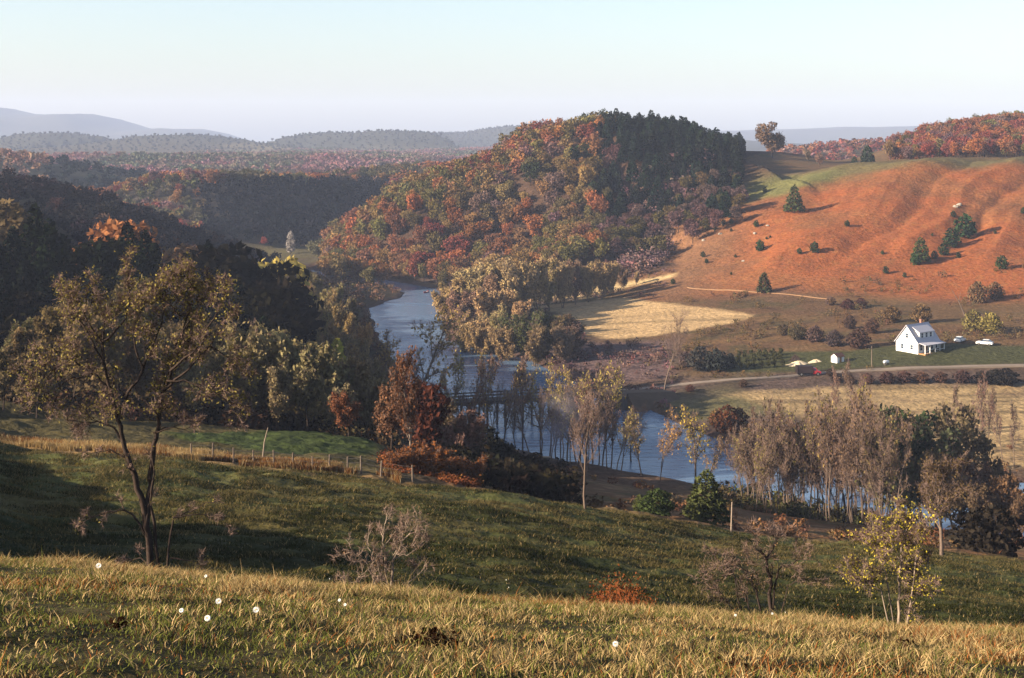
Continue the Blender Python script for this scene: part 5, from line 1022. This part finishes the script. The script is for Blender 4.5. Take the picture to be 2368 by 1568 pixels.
def rock(X, Y, s, label, sz=0.7):
    p = hit(X, Y); r = np.random.default_rng(int(X)); import bmesh
    bm = bmesh.new(); bmesh.ops.create_icosphere(bm, subdivisions=2, radius=s)
    for v in bm.verts: v.co *= r.uniform(0.75, 1.2); v.co.z *= sz; v.co.x *= 1.3
    me = bpy.data.meshes.new('rock'); bm.to_mesh(me); bm.free(); me.materials.append(M['rock']); o = link('rock', me); o.location = (p[0], p[1], p[2]+s*0.15); o.rotation_euler = (0, 0, X); tag(o, label, 'rock')
for X, Y, s, lab in ((2217, 474, 1.0, 'white rock outcrop beside the cedar high on the hillside'), (2208, 478, 0.9, 'small white rock left of the white outcrop'), (1626, 556, 0.8, 'white stone low on the left of the hillside'), (1665, 541, 0.8, 'pale stone streak under the upper left cedars'), (1745, 540, 0.7, 'pale stone right of the upper left cedars'), (1774, 522, 0.6, 'pale stone below the shoulder pine'), (1718, 604, 0.6, 'single pale stone on the lower left hillside'),
    (1462, 568, 1.6, 'pale rock ledge at the foot of the wooded spur'), (1440, 580, 1.4, 'lower pale rock ledge at the foot of the wooded spur')): rock(X, Y, s, lab)
# drift log on the bank, red canoe, leaning dead tree
def log(X, Y, L, r, rz, label):
    p = hit(X, Y); b = MB(); b.tube([(-L/2, 0, r), (-L/6, 0.1, r*1.1), (L/5, -0.05, r), (L/2, 0.1, r*0.9)], [r, r, r*0.85, r*0.5], 7); o = link('fallen_log', b.mesh('fallen_log', [M['log']], True)); o.location = tuple(p); o.rotation_euler = (0, 0, rz); tag(o, label, 'log')
M['log'] = plain('bleached_wood', (0.5, 0.40, 0.30), 0.9, 0.1, 0.3, 4)
log(1075, 775, 3.5, 0.3, 0.1, 'pale drift log at the water edge under the grove'); log(1310, 822, 4.5, 0.3, 0.15, 'pale log lying on the brush by the copse'); log(1235, 1060, 7, 0.25, 0.05, 'pale log on the shaded near bank')
def canoe():
    x, y = wl(985, 676); o = empty('canoe', (x, y, 0), 1.2, 'small red canoe with pale seat on the upper river', 'canoe'); m = plain('canoe_red', (0.55, 0.04, 0.05), 0.5, 0.3, 0.05)
    n = 13; V = []; q = []
    for i in range(n):
        t = -1+2*i/(n-1); w_ = 0.48*(1-t*t)**0.6+0.01; zt = 0.42+0.28*t*t
        V += [(t*2.4, -w_, zt), (t*2.4, -w_*0.7, -0.05), (t*2.4, w_*0.7, -0.05), (t*2.4, w_, zt)]
    for i in range(n-1):
        a = i*4
        for k in range(3): q.append((a+k, a+k+1, a+k+5, a+k+4))
    b = MB(); b.add(V, q=q); h = link('hull', b.mesh('hull', [m], True), o)
    for xx in (-0.9, 0.9): s = MB(); s.box(xx-0.15, xx+0.15, -0.4, 0.4, 0.36, 0.42); link('seat', s.mesh('seat', [M['trim']]), o)
canoe()
p = hit(2238, 760); b = MB(); Lz = 11; b.tube([(0, 0, -0.5), (-1.0, 0, Lz*0.35), (-2.6, 0.1, Lz*0.7), (-4.6, 0.2, Lz)], [0.28, 0.22, 0.15, 0.05], 6); b.tube([(-2.6, 0.1, Lz*0.7), (-2.2, 0, Lz*0.95)], [0.09, 0.03], 4); b.tube([(-1.6, 0.1, Lz*0.5), (-3.2, -0.2, Lz*0.62)], [0.09, 0.03], 4)
o = link('dead_tree', b.mesh('dead_tree', [M['bark']], True)); o.location = tuple(p); tag(o, 'bare dead tree leaning left behind the house', 'tree')
# orchard rows: low trees in four lines
orch = [leafy('orchard_tree', 'round', 2.2, 1.9, 160, 0.35, 800+i) for i in range(2)]
k = 0
for r_, (Ya, Yb) in enumerate(((828, 822), (836, 829), (845, 837), (856, 848))):
    for i in range(7):
        X = 1706+i*16+r_*2; p = hit(X, Ya+(Yb-Ya)*i/6)
        put_one(orch[k % 2], 'orchard_tree', p, k*1.1, 1.0, f'small dark orchard tree, {["farthest", "second", "third", "nearest"][r_]} row, {onth(i, 7)}', 'tree', 'orchard trees in four rows', (0.07, 0.07, 0.03)); k += 1
# utility poles
M['pole'] = plain('weathered_pole', (0.15, 0.115, 0.09), 0.9, 0.1, 0.3, 3)
for X, Yb, Yt, lab in ((1395, 925, 880, 'utility pole at the right end of the bridge'), (2015, 848, 800, 'utility pole beside the road left of the house')):
    p = hit(X, Yb); h = sc_h(p, Yt); o = empty('utility_pole', tuple(p), 0.3, lab, 'utility pole'); b = MB(); b.tube([(0, 0, -0.5), (0, 0, h)], [0.14, 0.10], 6); link('post', b.mesh('post', [M['pole']], True), o); b = MB(); b.box(-0.9, 0.9, -0.06, 0.06, h-0.6, h-0.45); link('crossarm', b.mesh('crossarm', [M['pole']]), o)
# smoke over the near bank
def smoke():
    import bmesh
    x, y, z = at(1296, 262); bm = bmesh.new(); bmesh.ops.create_icosphere(bm, subdivisions=4, radius=1)
    for v in bm.verts:
        v.co = Vector((v.co.x*(5.2 if v.co.z > 0 else 4.0)*(1+0.15*math.sin(v.co.z*6)), v.co.y*3.5, v.co.z*8))+Vector((v.co.z*1.3, 0, 0))
    me = bpy.data.meshes.new('smoke'); bm.to_mesh(me); bm.free(); m, n, out = mat_new('smoke'); me.materials.append(m)
    v = N(n, "ShaderNodeVolumePrincipled"); v.inputs['Color'].default_value = (0.85, 0.80, 0.95, 1)
    tc = N(n, "ShaderNodeTexCoord"); nz = N(n, "ShaderNodeTexNoise"); nz.inputs['Scale'].default_value = 0.22; nz.inputs['Detail'].default_value = 4
    ln = N(n, "ShaderNodeVectorMath", operation='LENGTH'); sc_ = N(n, "ShaderNodeVectorMath", operation='MULTIPLY'); sc_.inputs[1].default_value = (0.19, 0.28, 0.12)
    n.links.new(tc.outputs['Object'], sc_.inputs[0]); n.links.new(sc_.outputs[0], ln.inputs[0]); n.links.new(tc.outputs['Object'], nz.inputs['Vector'])
    f = N(n, "ShaderNodeMapRange"); f.inputs[1].default_value = 1.0; f.inputs[2].default_value = 0.15; f.inputs[3].default_value = 0.0; f.inputs[4].default_value = 0.075; n.links.new(ln.outputs['Value'], f.inputs[0])
    g = N(n, "ShaderNodeMapRange"); g.inputs[1].default_value = 0.38; g.inputs[2].default_value = 0.68; n.links.new(nz.outputs[0], g.inputs[0])
    mu = N(n, "ShaderNodeMath", operation='MULTIPLY'); n.links.new(f.outputs[0], mu.inputs[0]); n.links.new(g.outputs[0], mu.inputs[1]); n.links.new(mu.outputs[0], v.inputs['Density']); n.links.new(v.outputs[0], out.inputs['Volume'])
    o = link('smoke', me); o.location = (x, y, z+8.5); tag(o, 'pale mauve smoke drifting up from the near river bank', 'smoke', kind='stuff')
smoke()

# ------------------------------------------------------------------ foreground: pasture, fence, meadow, trees by the crest
def blades(name, P, Hh, Wd, colr, rng, lean=0.35, label='', cat='grass', bend=0.5):
    n = len(P); a = rng.uniform(0, 6.28, n); d = np.stack([np.cos(a), np.sin(a), np.zeros(n)], 1); b = rng.uniform(0, 6.28, n); s = np.stack([np.cos(b), np.sin(b), np.zeros(n)], 1)*Wd[:, None]*0.5
    ln = d*(lean*rng.uniform(0.2, 1.2, n)*Hh)[:, None]; up = np.zeros((n, 3)); up[:, 2] = Hh
    mid = P+up*0.55+ln*bend*0.6; tip = P+up+ln
    V = np.stack([P-s, P+s, mid+s*0.75, mid-s*0.75, tip], 1).reshape(-1, 3); i = np.arange(n)[:, None]*5
    me = mesh_np(name, V, [i+np.array([[0, 1, 2, 3]]), i+np.array([[3, 2, 4]])], [M['grass']], col=np.repeat(colr, 5, axis=0))
    o = link(name, me); return tag(o, label, cat, kind='stuff')
def meadow():
    r = np.random.default_rng(51); n = 560000; y = np.sqrt(r.uniform(6.0**2, 37.0**2, n)); hw = 0.42*y+3; x = r.uniform(-1, 1, n)*hw
    z = H(x, y)-0.01; P = np.stack([x, y, z], 1)
    t1 = fbm(x/1.5, y/1.5, 60, 3); t2 = fbm(x/4.5, y/4.5, 61, 3); t3 = fbm(x/0.5, y/0.5, 62, 2); u = r.uniform(0, 1, n)
    tan = np.array([0.30, 0.215, 0.095]); green = np.array([0.12, 0.13, 0.032]); straw = np.array([0.46, 0.33, 0.16]); rust = np.array([0.28, 0.10, 0.03]); brown = np.array([0.10, 0.055, 0.025])
    c = np.where((u < 0.46-0.9*t2-0.8*t1)[:, None], green, tan); c = np.where((r.uniform(0, 1, n) < 0.22+0.3*t3)[:, None], straw, c)
    c = np.where((r.uniform(0, 1, n) < np.clip((fbm(x/2.6, y/2.2, 63, 3)-0.30)*1.6, 0.03, 0.35))[:, None], rust, c); c = np.where((r.uniform(0, 1, n) < 0.16)[:, None], brown, c)
    c = c*r.uniform(0.95, 1.7, (n, 1)); hh = (0.035+0.07*r.beta(2, 3, n))*(1+1.1*np.clip(t1, -0.5, 0.6))*(1+0.9*t3); tall = r.uniform(0, 1, n) < 0.012; hh = np.where(tall, hh*1.9, hh)
    blades('meadow_grass', P, hh, r.uniform(0.006, 0.013, n), c, r, 1.3, 'tan and green autumn grass of the nearest meadow')
def pasture():
    r = np.random.default_rng(52); n = 760000; y = np.sqrt(r.uniform(42.0**2, 118.0**2, n)); x = r.uniform(-0.42, 0.42, n)*y
    X = X0+F0*x/y; pe = np.interp(X, [0, 300, 600, 800, 950, 1200, 1350, 1500, 1650, 1800, 2100, 2367], [107, 105, 107, 108, 107, 112, 114, 115, 119, 120, 119, 115])
    cl = fbm(x/2.2, y/1.3, 64, 3); m = (y < pe) & (r.uniform(0, 1, n) < np.clip(0.55+1.3*cl, 0.15, 1)); x, y, cl, X = x[m], y[m], cl[m], X[m]; n = len(x)
    z = H(x, y)-0.02; P = np.stack([x, y, z], 1); t = fbm(x/9, y/4, 65, 3); u = r.uniform(0, 1, n)
    c = np.where((u < 0.5-0.9*t+0.35*(1-sstep(60, 95, y)))[:, None], np.array([0.040, 0.044, 0.015]), np.array([0.155, 0.125, 0.05])); c = np.where((u > 0.92)[:, None], np.array([0.30, 0.22, 0.10]), c); c = c*r.uniform(0.6, 1.3, (n, 1))  # more dark blades towards the gully, painting its shade
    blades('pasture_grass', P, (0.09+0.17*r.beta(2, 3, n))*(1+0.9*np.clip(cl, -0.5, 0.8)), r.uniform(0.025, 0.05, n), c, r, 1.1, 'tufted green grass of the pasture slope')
def dry_strip():
    r = np.random.default_rng(53); n = 60000; X = r.uniform(-80, 925, n); pe = np.interp(X, [0, 300, 600, 800, 950], [107, 105, 107, 108, 107]); y = pe+r.uniform(0.3, 1, n)**1.3*np.interp(X, [0, 400, 650, 925], [12, 8.5, 5.0, 2.8]); x = (X-X0)/F0*y
    m = fbm(x/2.5, y/2.5, 66, 3) > -0.25; x, y = x[m], y[m]; n = len(x); z = H(x, y)-0.03; P = np.stack([x, y, z], 1); t = fbm(x/3.5, y/3.5, 67, 2)[:, None]
    c = np.where(t < 0.05, np.array([0.42, 0.28, 0.12]), np.array([0.26, 0.125, 0.045]))*r.uniform(0.6, 1.25, (n, 1)); c = np.where(r.uniform(0, 1, (n, 1)) < 0.2, np.array([[0.55, 0.42, 0.22]]), c)
    blades('dry_grass', P, r.uniform(0.28, 0.75, n), r.uniform(0.03, 0.06, n), c, r, 0.3, 'tall dry tan grass along the fence line')
meadow(); pasture(); dry_strip()
def fence():
    pts = [(443, 1053), (492, 1056), (540, 1060), (587, 1066), (634, 1077), (677, 1081), (722, 1085), (760, 1090), (803, 1096), (835, 1098), (880, 1104), (954, 1112)]
    P = []
    for X, Y in pts:
        d = np.interp(X, [440, 600, 800, 960], [108, 109, 109.5, 109]); P.append(at(X, d))
    o = empty('fence', tuple(P[0]), 0, 'old post and wire fence running through the dry grass', 'fence'); r = np.random.default_rng(3); tops = []
    for p in P:
        q = p-P[0]; h = r.uniform(1.2, 1.5); lx = r.uniform(-0.08, 0.08); b = MB(); b.tube([(q[0], q[1], q[2]-0.4), (q[0]+lx, q[1], q[2]+h)], [0.085, 0.07], 6); link('post', b.mesh('post', [M['pole']], True), o); tops.append((q[0]+lx, q[1], q[2]+h))
    for hgt in (0.15, 0.5, 0.85):
        w_ = MB(); w_.tube([(a, b_-0.09, c-hgt) for a, b_, c in tops], 0.012, 3); link('wire', w_.mesh('wire', [M['conc']]), o)
    p = at(607, 118); b = MB(); b.tube([(0, 0, -0.3), (0.15, 0, 1.2), (0.45, 0, 2.4)], [0.07, 0.06, 0.04], 5); s = link('stake', b.mesh('stake', [M['bark_pale']], True)); s.location = tuple(p); tag(s, 'pale leaning stake standing in the green field', 'stake')
    p = at(1690, 118); b = MB(); b.tube([(0, 0, -0.3), (0.08, 0, 2.5)], [0.08, 0.06], 5); s = link('stake', b.mesh('stake', [M['bark_pale']], True)); s.location = tuple(p); tag(s, 'pale upright stake right of the bushy young pine', 'stake')
fence()
# trees standing just over the crest of the meadow, limbs surveyed one by one
def surveyed(name, d, limbs, seed, rbase, label, leafc, nleaf, lsz, kidlen=1.0, kidn=5, topY=None, twigs=6, bark='bark', leafrule=None, depth=0.5, twm='twig'):
    r = np.random.default_rng(seed); k = d/F0; base = at(limbs[0][0][0], d); X0_, out, tips = limbs[0][0][0], [], []
    zb = base[2]
    for li, L in enumerate(limbs):
        rad0 = L[-1]; pts = L[:-1]; yo = 0.0; P = []
        sl = r.uniform(-depth, depth)
        for j, (X, Y) in enumerate(pts): P.append(((X-X0)*k-base[0], sl*j*0.28 if li else 0.0, EYE-(Y-YH)*k-zb))
        P = np.array(P); P[1:-1] += r.normal(size=(len(P)-2, 3))*0.03 if len(P) > 2 else 0
        if li == 0 or (pts[0][1] > 1300): P[0, 2] = -0.3
        n = max(len(P)*3, 6); t = np.linspace(0, len(P)-1, n); Q = np.stack([np.interp(t, np.arange(len(P)), P[:, a]) for a in range(3)], 1); Q[1:-1] += r.normal(size=(n-2, 3))*0.025
        R = np.linspace(rad0, rad0*0.22, n); out.append((Q, R, 0 if rad0 > 0.06 else 1))
        for j in range(int(n*0.35), n):
            if Q[j, 2] < 0.3: continue
            low = Q[j, 2]+zb < 53.0 and name == 'crooked_tree'
            if r.uniform() < (0.3 if low else 0.75) or j == n-1:
                dr = unit(Q[j]-Q[j-1])+r.normal(size=3)*0.55+np.array([0, 0, 0.2]); grow(r, Q[j], dr, (0.55 if low else 1)*kidlen*r.uniform(0.6, 1.2), max(R[j]*0.5, 0.012), 1, 2 if low else 3, out, tips, (kidn, kidn, 3), (30, 70), 0.08, 0.26, 0.2, 0.55)
    tb = MB()
    for P, R, l in out: tb.tube(P, np.maximum(R, 0.006), 7 if l == 0 else (5 if l == 1 else 3))
    T = np.array([t[0] for t in tips]); D = np.array([t[1] for t in tips]); idx = np.repeat(np.arange(len(T)), twigs); dd = D[idx]+r.normal(size=(len(idx), 3))*0.8; dd /= np.linalg.norm(dd, axis=1)[:, None]
    V, q, t3 = twig_tris(T[idx], dd, np.full(len(idx), 0.22), 0.006, r)
    pr = np.ones(len(T)) if leafrule is None else np.array([leafrule(a[0]+base[0], a[2]+zb) for a in T]); pr = pr/pr.sum(); id2 = r.choice(len(T), nleaf, p=pr); PP = T[id2]+r.normal(size=(nleaf, 3))*0.13
    V2, q2 = leaf_tris(PP, lsz, r)
    cm = mesh_np(name+'_crown', np.concatenate([V, V2]), [np.concatenate([q, q2+len(V)]), t3], [M[twm], M['leaf']], midx=np.concatenate([np.zeros(len(q)), np.ones(len(q2)), np.zeros(len(t3))]))
    o = empty(name, tuple(base), 0, label, 'tree'); link('trunk', tb.mesh(name+'_trunk', [M[bark]], True), o); c = link('crown', cm, o); c.color = (*leafc, 1); return o
d = 44.0
bigL = [
 [(352, 1350), (345, 1265), (333, 1180), (320, 1115), (297, 1062), (284, 1020), (272, 965), (255, 905), (243, 850), (236, 795), (240, 745), 0.12],
 [(338, 1210), (341, 1120), (350, 1060), (354, 1005), (360, 955), (375, 903), (393, 858), (405, 800), (418, 735), (425, 680), 0.095],
 [(372, 1350), (360, 1240), (345, 1160), (362, 1100), (352, 1060), 0.07],
 [(284, 1020), (262, 988), (228, 975), (190, 985), 0.045], [(272, 965), (300, 900), (330, 850), (350, 800), (372, 735), (380, 690), 0.06], [(255, 905), (215, 860), (170, 830), (128, 800), 0.05], [(243, 850), (205, 780), (170, 720), (150, 690), 0.045],
 [(238, 790), (285, 740), (300, 690), (290, 650), 0.045], [(375, 903), (430, 860), (480, 800), (520, 750), 0.05], [(393, 858), (455, 800), (500, 730), (525, 680), 0.045], [(385, 880), (440, 885), (490, 905), (545, 940), 0.04], [(354, 1000), (400, 985), (450, 1000), 0.03],
 [(345, 1265), (325, 1200), (285, 1168), (240, 1178), (205, 1195), 0.045], [(348, 1300), (315, 1290), (270, 1312), 0.03], [(378, 1330), (390, 1250), (402, 1195), (440, 1180), (485, 1165), 0.045], [(392, 1290), (430, 1292), (468, 1312), 0.025], [(402, 1195), (450, 1190), (520, 1215), 0.025],
 [(297, 1062), (260, 1040), (215, 1045), 0.03], [(405, 800), (440, 740), (470, 690), 0.04], [(236, 795), (195, 730), (200, 680), 0.035], [(330, 850), (310, 790), (318, 730), (335, 690), 0.035], [(418, 735), (395, 700), (400, 665), 0.03], [(425, 680), (440, 655), (430, 640), 0.02], [(170, 830), (130, 850), (95, 880), 0.03], [(215, 860), (160, 880), (120, 930), 0.03], [(480, 800), (520, 820), (550, 860), 0.03]]
surveyed('crooked_tree', d, bigL, 71, 0.15, 'large crooked two stemmed tree with thin olive leaves at the meadow edge', (0.27, 0.22, 0.065), 7000, 0.070, 0.76, 4, twigs=3, bark='bark_dark', leafrule=lambda x, z: 1.0 if z > 53.5 else 0.10)
surveyed('bare_shrub_tree', 40.0, [[(895, 1400), (905, 1330), (915, 1290), (935, 1245), (960, 1215), 0.05], [(890, 1400), (868, 1345), (845, 1300), (815, 1280), 0.035], [(905, 1330), (890, 1280), (880, 1245), (890, 1210), 0.03], [(915, 1290), (950, 1275), (985, 1250), 0.025], [(868, 1345), (835, 1335), (800, 1345), 0.025], [(900, 1370), (880, 1310), (850, 1255), 0.02], [(935, 1400), (945, 1350), (965, 1330), 0.02]], 72, 0.05, 'small leafless twiggy tree just below the meadow crest left of centre', (0.25, 0.15, 0.09), 250, 0.05, 0.55, 3, twigs=1, twm='twig', bark='bark_pale')
surveyed('bare_thorn_tree', 43.0, [[(1782, 1460), (1780, 1400), (1778, 1340), (1770, 1290), (1750, 1262), (1752, 1240), 0.075], [(1775, 1440), (1755, 1380), (1735, 1330), (1705, 1300), 0.045], [(1780, 1395), (1800, 1320), (1830, 1300), (1850, 1275), 0.04], [(1770, 1290), (1790, 1262), (1800, 1250), 0.035], [(1745, 1440), (1725, 1380), (1690, 1330), (1660, 1300), 0.035], [(1735, 1330), (1700, 1325), (1650, 1330), 0.025], [(1725, 1380), (1680, 1385), (1650, 1360), 0.02], [(1778, 1340), (1820, 1345), (1860, 1330), 0.025], [(1740, 1400), (1720, 1340), (1715, 1290), 0.02]], 73, 0.08, 'dark gnarled bare thorn tree at the crest right of centre', (0.25, 0.15, 0.09), 250, 0.05, 0.6, 3, twigs=1, bark='bark_dark', twm='twig')
surveyed('yellow_tree', 43.0, [[(2078, 1470), (2076, 1400), (2080, 1340), (2085, 1280), (2090, 1225), (2092, 1190), 0.055], [(2078, 1380), (2050, 1330), (2030, 1285), (2025, 1250), 0.03], [(2082, 1330), (2110, 1290), (2120, 1250), (2125, 1225), 0.03], [(2077, 1400), (2040, 1370), (2000, 1345), (1985, 1325), 0.025], [(2079, 1360), (2115, 1345), (2150, 1310), 0.025], [(2083, 1300), (2060, 1260), (2055, 1225), 0.022], [(2076, 1410), (2110, 1395), (2130, 1370), 0.02]], 74, 0.055, 'slender young tree with bright yellow leaves at the crest on the right', (0.42, 0.34, 0.05), 3000, 0.062, 0.62, 4, twigs=3, bark='bark_pale')
M['redtwig'] = plain('red_stems', (0.30, 0.09, 0.035), 0.9, 0.1, 0.3, 6)
def sprigs(name, X, d, wd_, hh, n, m, label, cat, seed, leafc=None):
    r = np.random.default_rng(seed); b = at(X, d); mb = MB()
    for i in range(n):
        a = r.uniform(-wd_/2, wd_/2); c = r.normal()*0.35; z = Hs(b[0]+a, b[1]+c)-b[2]; h = hh*r.uniform(0.5, 1.1)*(1-0.5*(2*a/wd_)**2); l = r.normal(size=2)*0.12
        mb.tube([(a, c, z-0.05), (a+l[0]*h, c+l[1]*h, z+h*0.6), (a+l[0]*h*1.9, c+l[1]*h*1.7, z+h)], [0.006, 0.005, 0.002], 3)
    tips = np.concatenate([v[-3:] for v in mb.v]); V, q = leaf_tris(np.repeat(tips, 5, 0)+r.normal(size=(len(tips)*5, 3))*0.09*np.array([1, 1, 1.6]), 0.05, r)
    o = empty(name, tuple(b), 0, label, cat); link('stem', mb.mesh(name+'_stem', [m]), o); l = link('leaf', mesh_np(name+'_leaf', V, q, [M['leaf']]), o); l['kind'] = 'stuff'; l.color = (*(leafc or (0.22, 0.07, 0.025)), 1)
sprigs('red_shrub', 1430, 33.0, 1.5, 1.0, 170, M['redtwig'], 'clump of rust red stems at the meadow crest in the centre', 'shrub', 81)
sprigs('dry_weed', 1240, 35, 0.5, 0.5, 14, M['twig_grey'], 'small dry weed at the crest left of the red clump', 'weed', 82, (0.3, 0.2, 0.1))
sprigs('dry_weed', 1930, 33, 1.0, 0.45, 26, M['redtwig'], 'low rusty weeds at the crest between the thorn and yellow trees', 'weed', 83, (0.3, 0.12, 0.04))
M['petal'] = plain('white_petals', (0.85, 0.85, 0.82), 0.8, 0.1, 0.05, 5)
M['stem'] = plain('green_stem', (0.12, 0.14, 0.05), 0.8, 0.1, 0.2, 5); M['heart'] = plain('flower_heart', (0.5, 0.35, 0.08), 0.8, 0.1, 0.2, 5)
def flower(X, Y, s, label):
    s *= 0.62
    p = hit(X, Y, 4, 60); p = at(X, p[1]-0.15) if True else p; r = np.random.default_rng(X*7+Y); top = EYE-(Y-YH)/F0*p[1]; h = max(top-p[2], 0.10)
    o = empty('white_flower', tuple(p), r.uniform(0, 6), label, 'flower'); b = MB(); b.tube([(0, 0, -0.02), (0.01, 0, h*0.6), (0, 0, h)], [0.004, 0.003, 0.003], 4); link('stem', b.mesh('stem', [M['stem']]), o)
    pb = MB(); tilt = Matrix.Rotation(-0.9, 4, 'X')
    for i in range(14):
        a = 2*PI*i/14; ca, sa = math.cos(a), math.sin(a); V = [(0, 0, 0), (ca*s*0.6-sa*s*0.16, sa*s*0.6+ca*s*0.16, 0.006), (ca*s, sa*s, 0.002), (ca*s*0.6+sa*s*0.16, sa*s*0.6-ca*s*0.16, 0.006)]
        pb.add([tuple(Matrix.Rotation(-o.rotation_euler.z, 4, 'Z') @ (tilt.inverted() @ Vector(v))+Vector((0, 0, h))) for v in V], q=[(0, 1, 2, 3)])
    link('petals', pb.mesh('petals', [M['petal']]), o)
    hb = MB(); nn = 8; Vh = [(0, 0, 0.012)]+[(math.cos(2*PI*i/nn)*s*0.22, math.sin(2*PI*i/nn)*s*0.22, 0.008) for i in range(nn)]; hb.add([tuple(Matrix.Rotation(-o.rotation_euler.z, 4, 'Z') @ (tilt.inverted() @ Vector(v))+Vector((0, 0, h))) for v in Vh], t=[(0, i+1, (i+1) % nn+1) for i in range(nn)]); link('heart', hb.mesh('heart', [M['heart']]), o)
for X, Y, s, lab in ((228, 1323, 0.065, 'tall white flower on the crest at the far left'), (505, 1413, 0.05, 'white flower in the meadow, upper left of the central four'), (592, 1426, 0.05, 'largest white flower of the left meadow group'), (480, 1453, 0.045, 'lowest white flower of the left meadow group'), (420, 1435, 0.035, 'cream flower at the left of the meadow group'), (476, 1349, 0.035, 'small white flower near the crest left of centre'), (762, 1340, 0.035, 'small white flower against the dark gully'), (785, 1405, 0.03, 'tiny white flower in the middle meadow'), (1170, 1347, 0.04, 'pair topping white flower at the crest centre'), (1176, 1358, 0.035, 'white flower just under the crest centre one'), (1128, 1377, 0.03, 'small white flower left of the crest pair'),
   (1815, 1420, 0.045, 'white flower at the crest beside the thorn tree'), (1785, 1434, 0.03, 'small white flower at the foot of the thorn tree'), (1423, 1512, 0.045, 'lone white flower low in the right centre of the meadow'), (1700, 1440, 0.03, 'faint white flower left of the thorn tree'), (798, 1418, 0.026, 'faint white flower right of the tiny middle one')): flower(X, Y, s, lab)
def dark_weed(X, Y, s, label):
    p = hit(X, Y, 4, 60); r = np.random.default_rng(X); n = 26; P = r.normal(size=(n, 3))*np.array([s, s, s*0.5])+np.array([0, 0, s*0.6]); V, q = leaf_tris(P, s*0.9, r); b = MB()
    for i in range(6): b.tube([(0, 0, -0.03), tuple(P[i]*0.6), tuple(P[i])], [0.006, 0.004, 0.002], 3)
    o = empty('dark_weed', tuple(p), 0, label, 'weed'); link('stem', b.mesh('stem', [M['bark_dark']]), o); l = link('leaf', mesh_np('leaf', V, q, [M['leaf']]), o); l.color = (0.03, 0.015, 0.008, 1); l['kind'] = 'stuff'
for X, Y, s, lab in ((955, 1482, 0.06, 'leftmost dark withered weed in the centre of the meadow'), (975, 1492, 0.045, 'second dark withered weed from the left'), (997, 1478, 0.06, 'tallest dark withered weed in the middle'), (1012, 1490, 0.05, 'dark withered weed right of the tallest'), (1043, 1490, 0.05, 'second dark withered weed from the right'), (1056, 1497, 0.05, 'rightmost dark withered weed of the central cluster'), (2088, 1495, 0.05, 'dark withered weed at the lower right'), (1695, 1545, 0.06, 'dark withered weed at the bottom right of centre'), (270, 1455, 0.05, 'dark withered weed at the lower left')): dark_weed(X, Y, s, lab)
# ------------------------------------------------------------------ haze
def build_haze(dens=0.95e-4):
    b = MB(); b.box(-9400, 9400, -64, 9800, -4, 330)
    m, n, out = mat_new('haze'); v = N(n, "ShaderNodeVolumePrincipled")
    v.inputs['Color'].default_value = (0.52, 0.63, 0.92, 1); v.inputs['Density'].default_value = dens; v.inputs['Anisotropy'].default_value = 0.0
    n.links.new(v.outputs[0], out.inputs['Volume'])
    tag(link('haze', b.mesh('haze', [m])), kind='stuff')
build_haze()
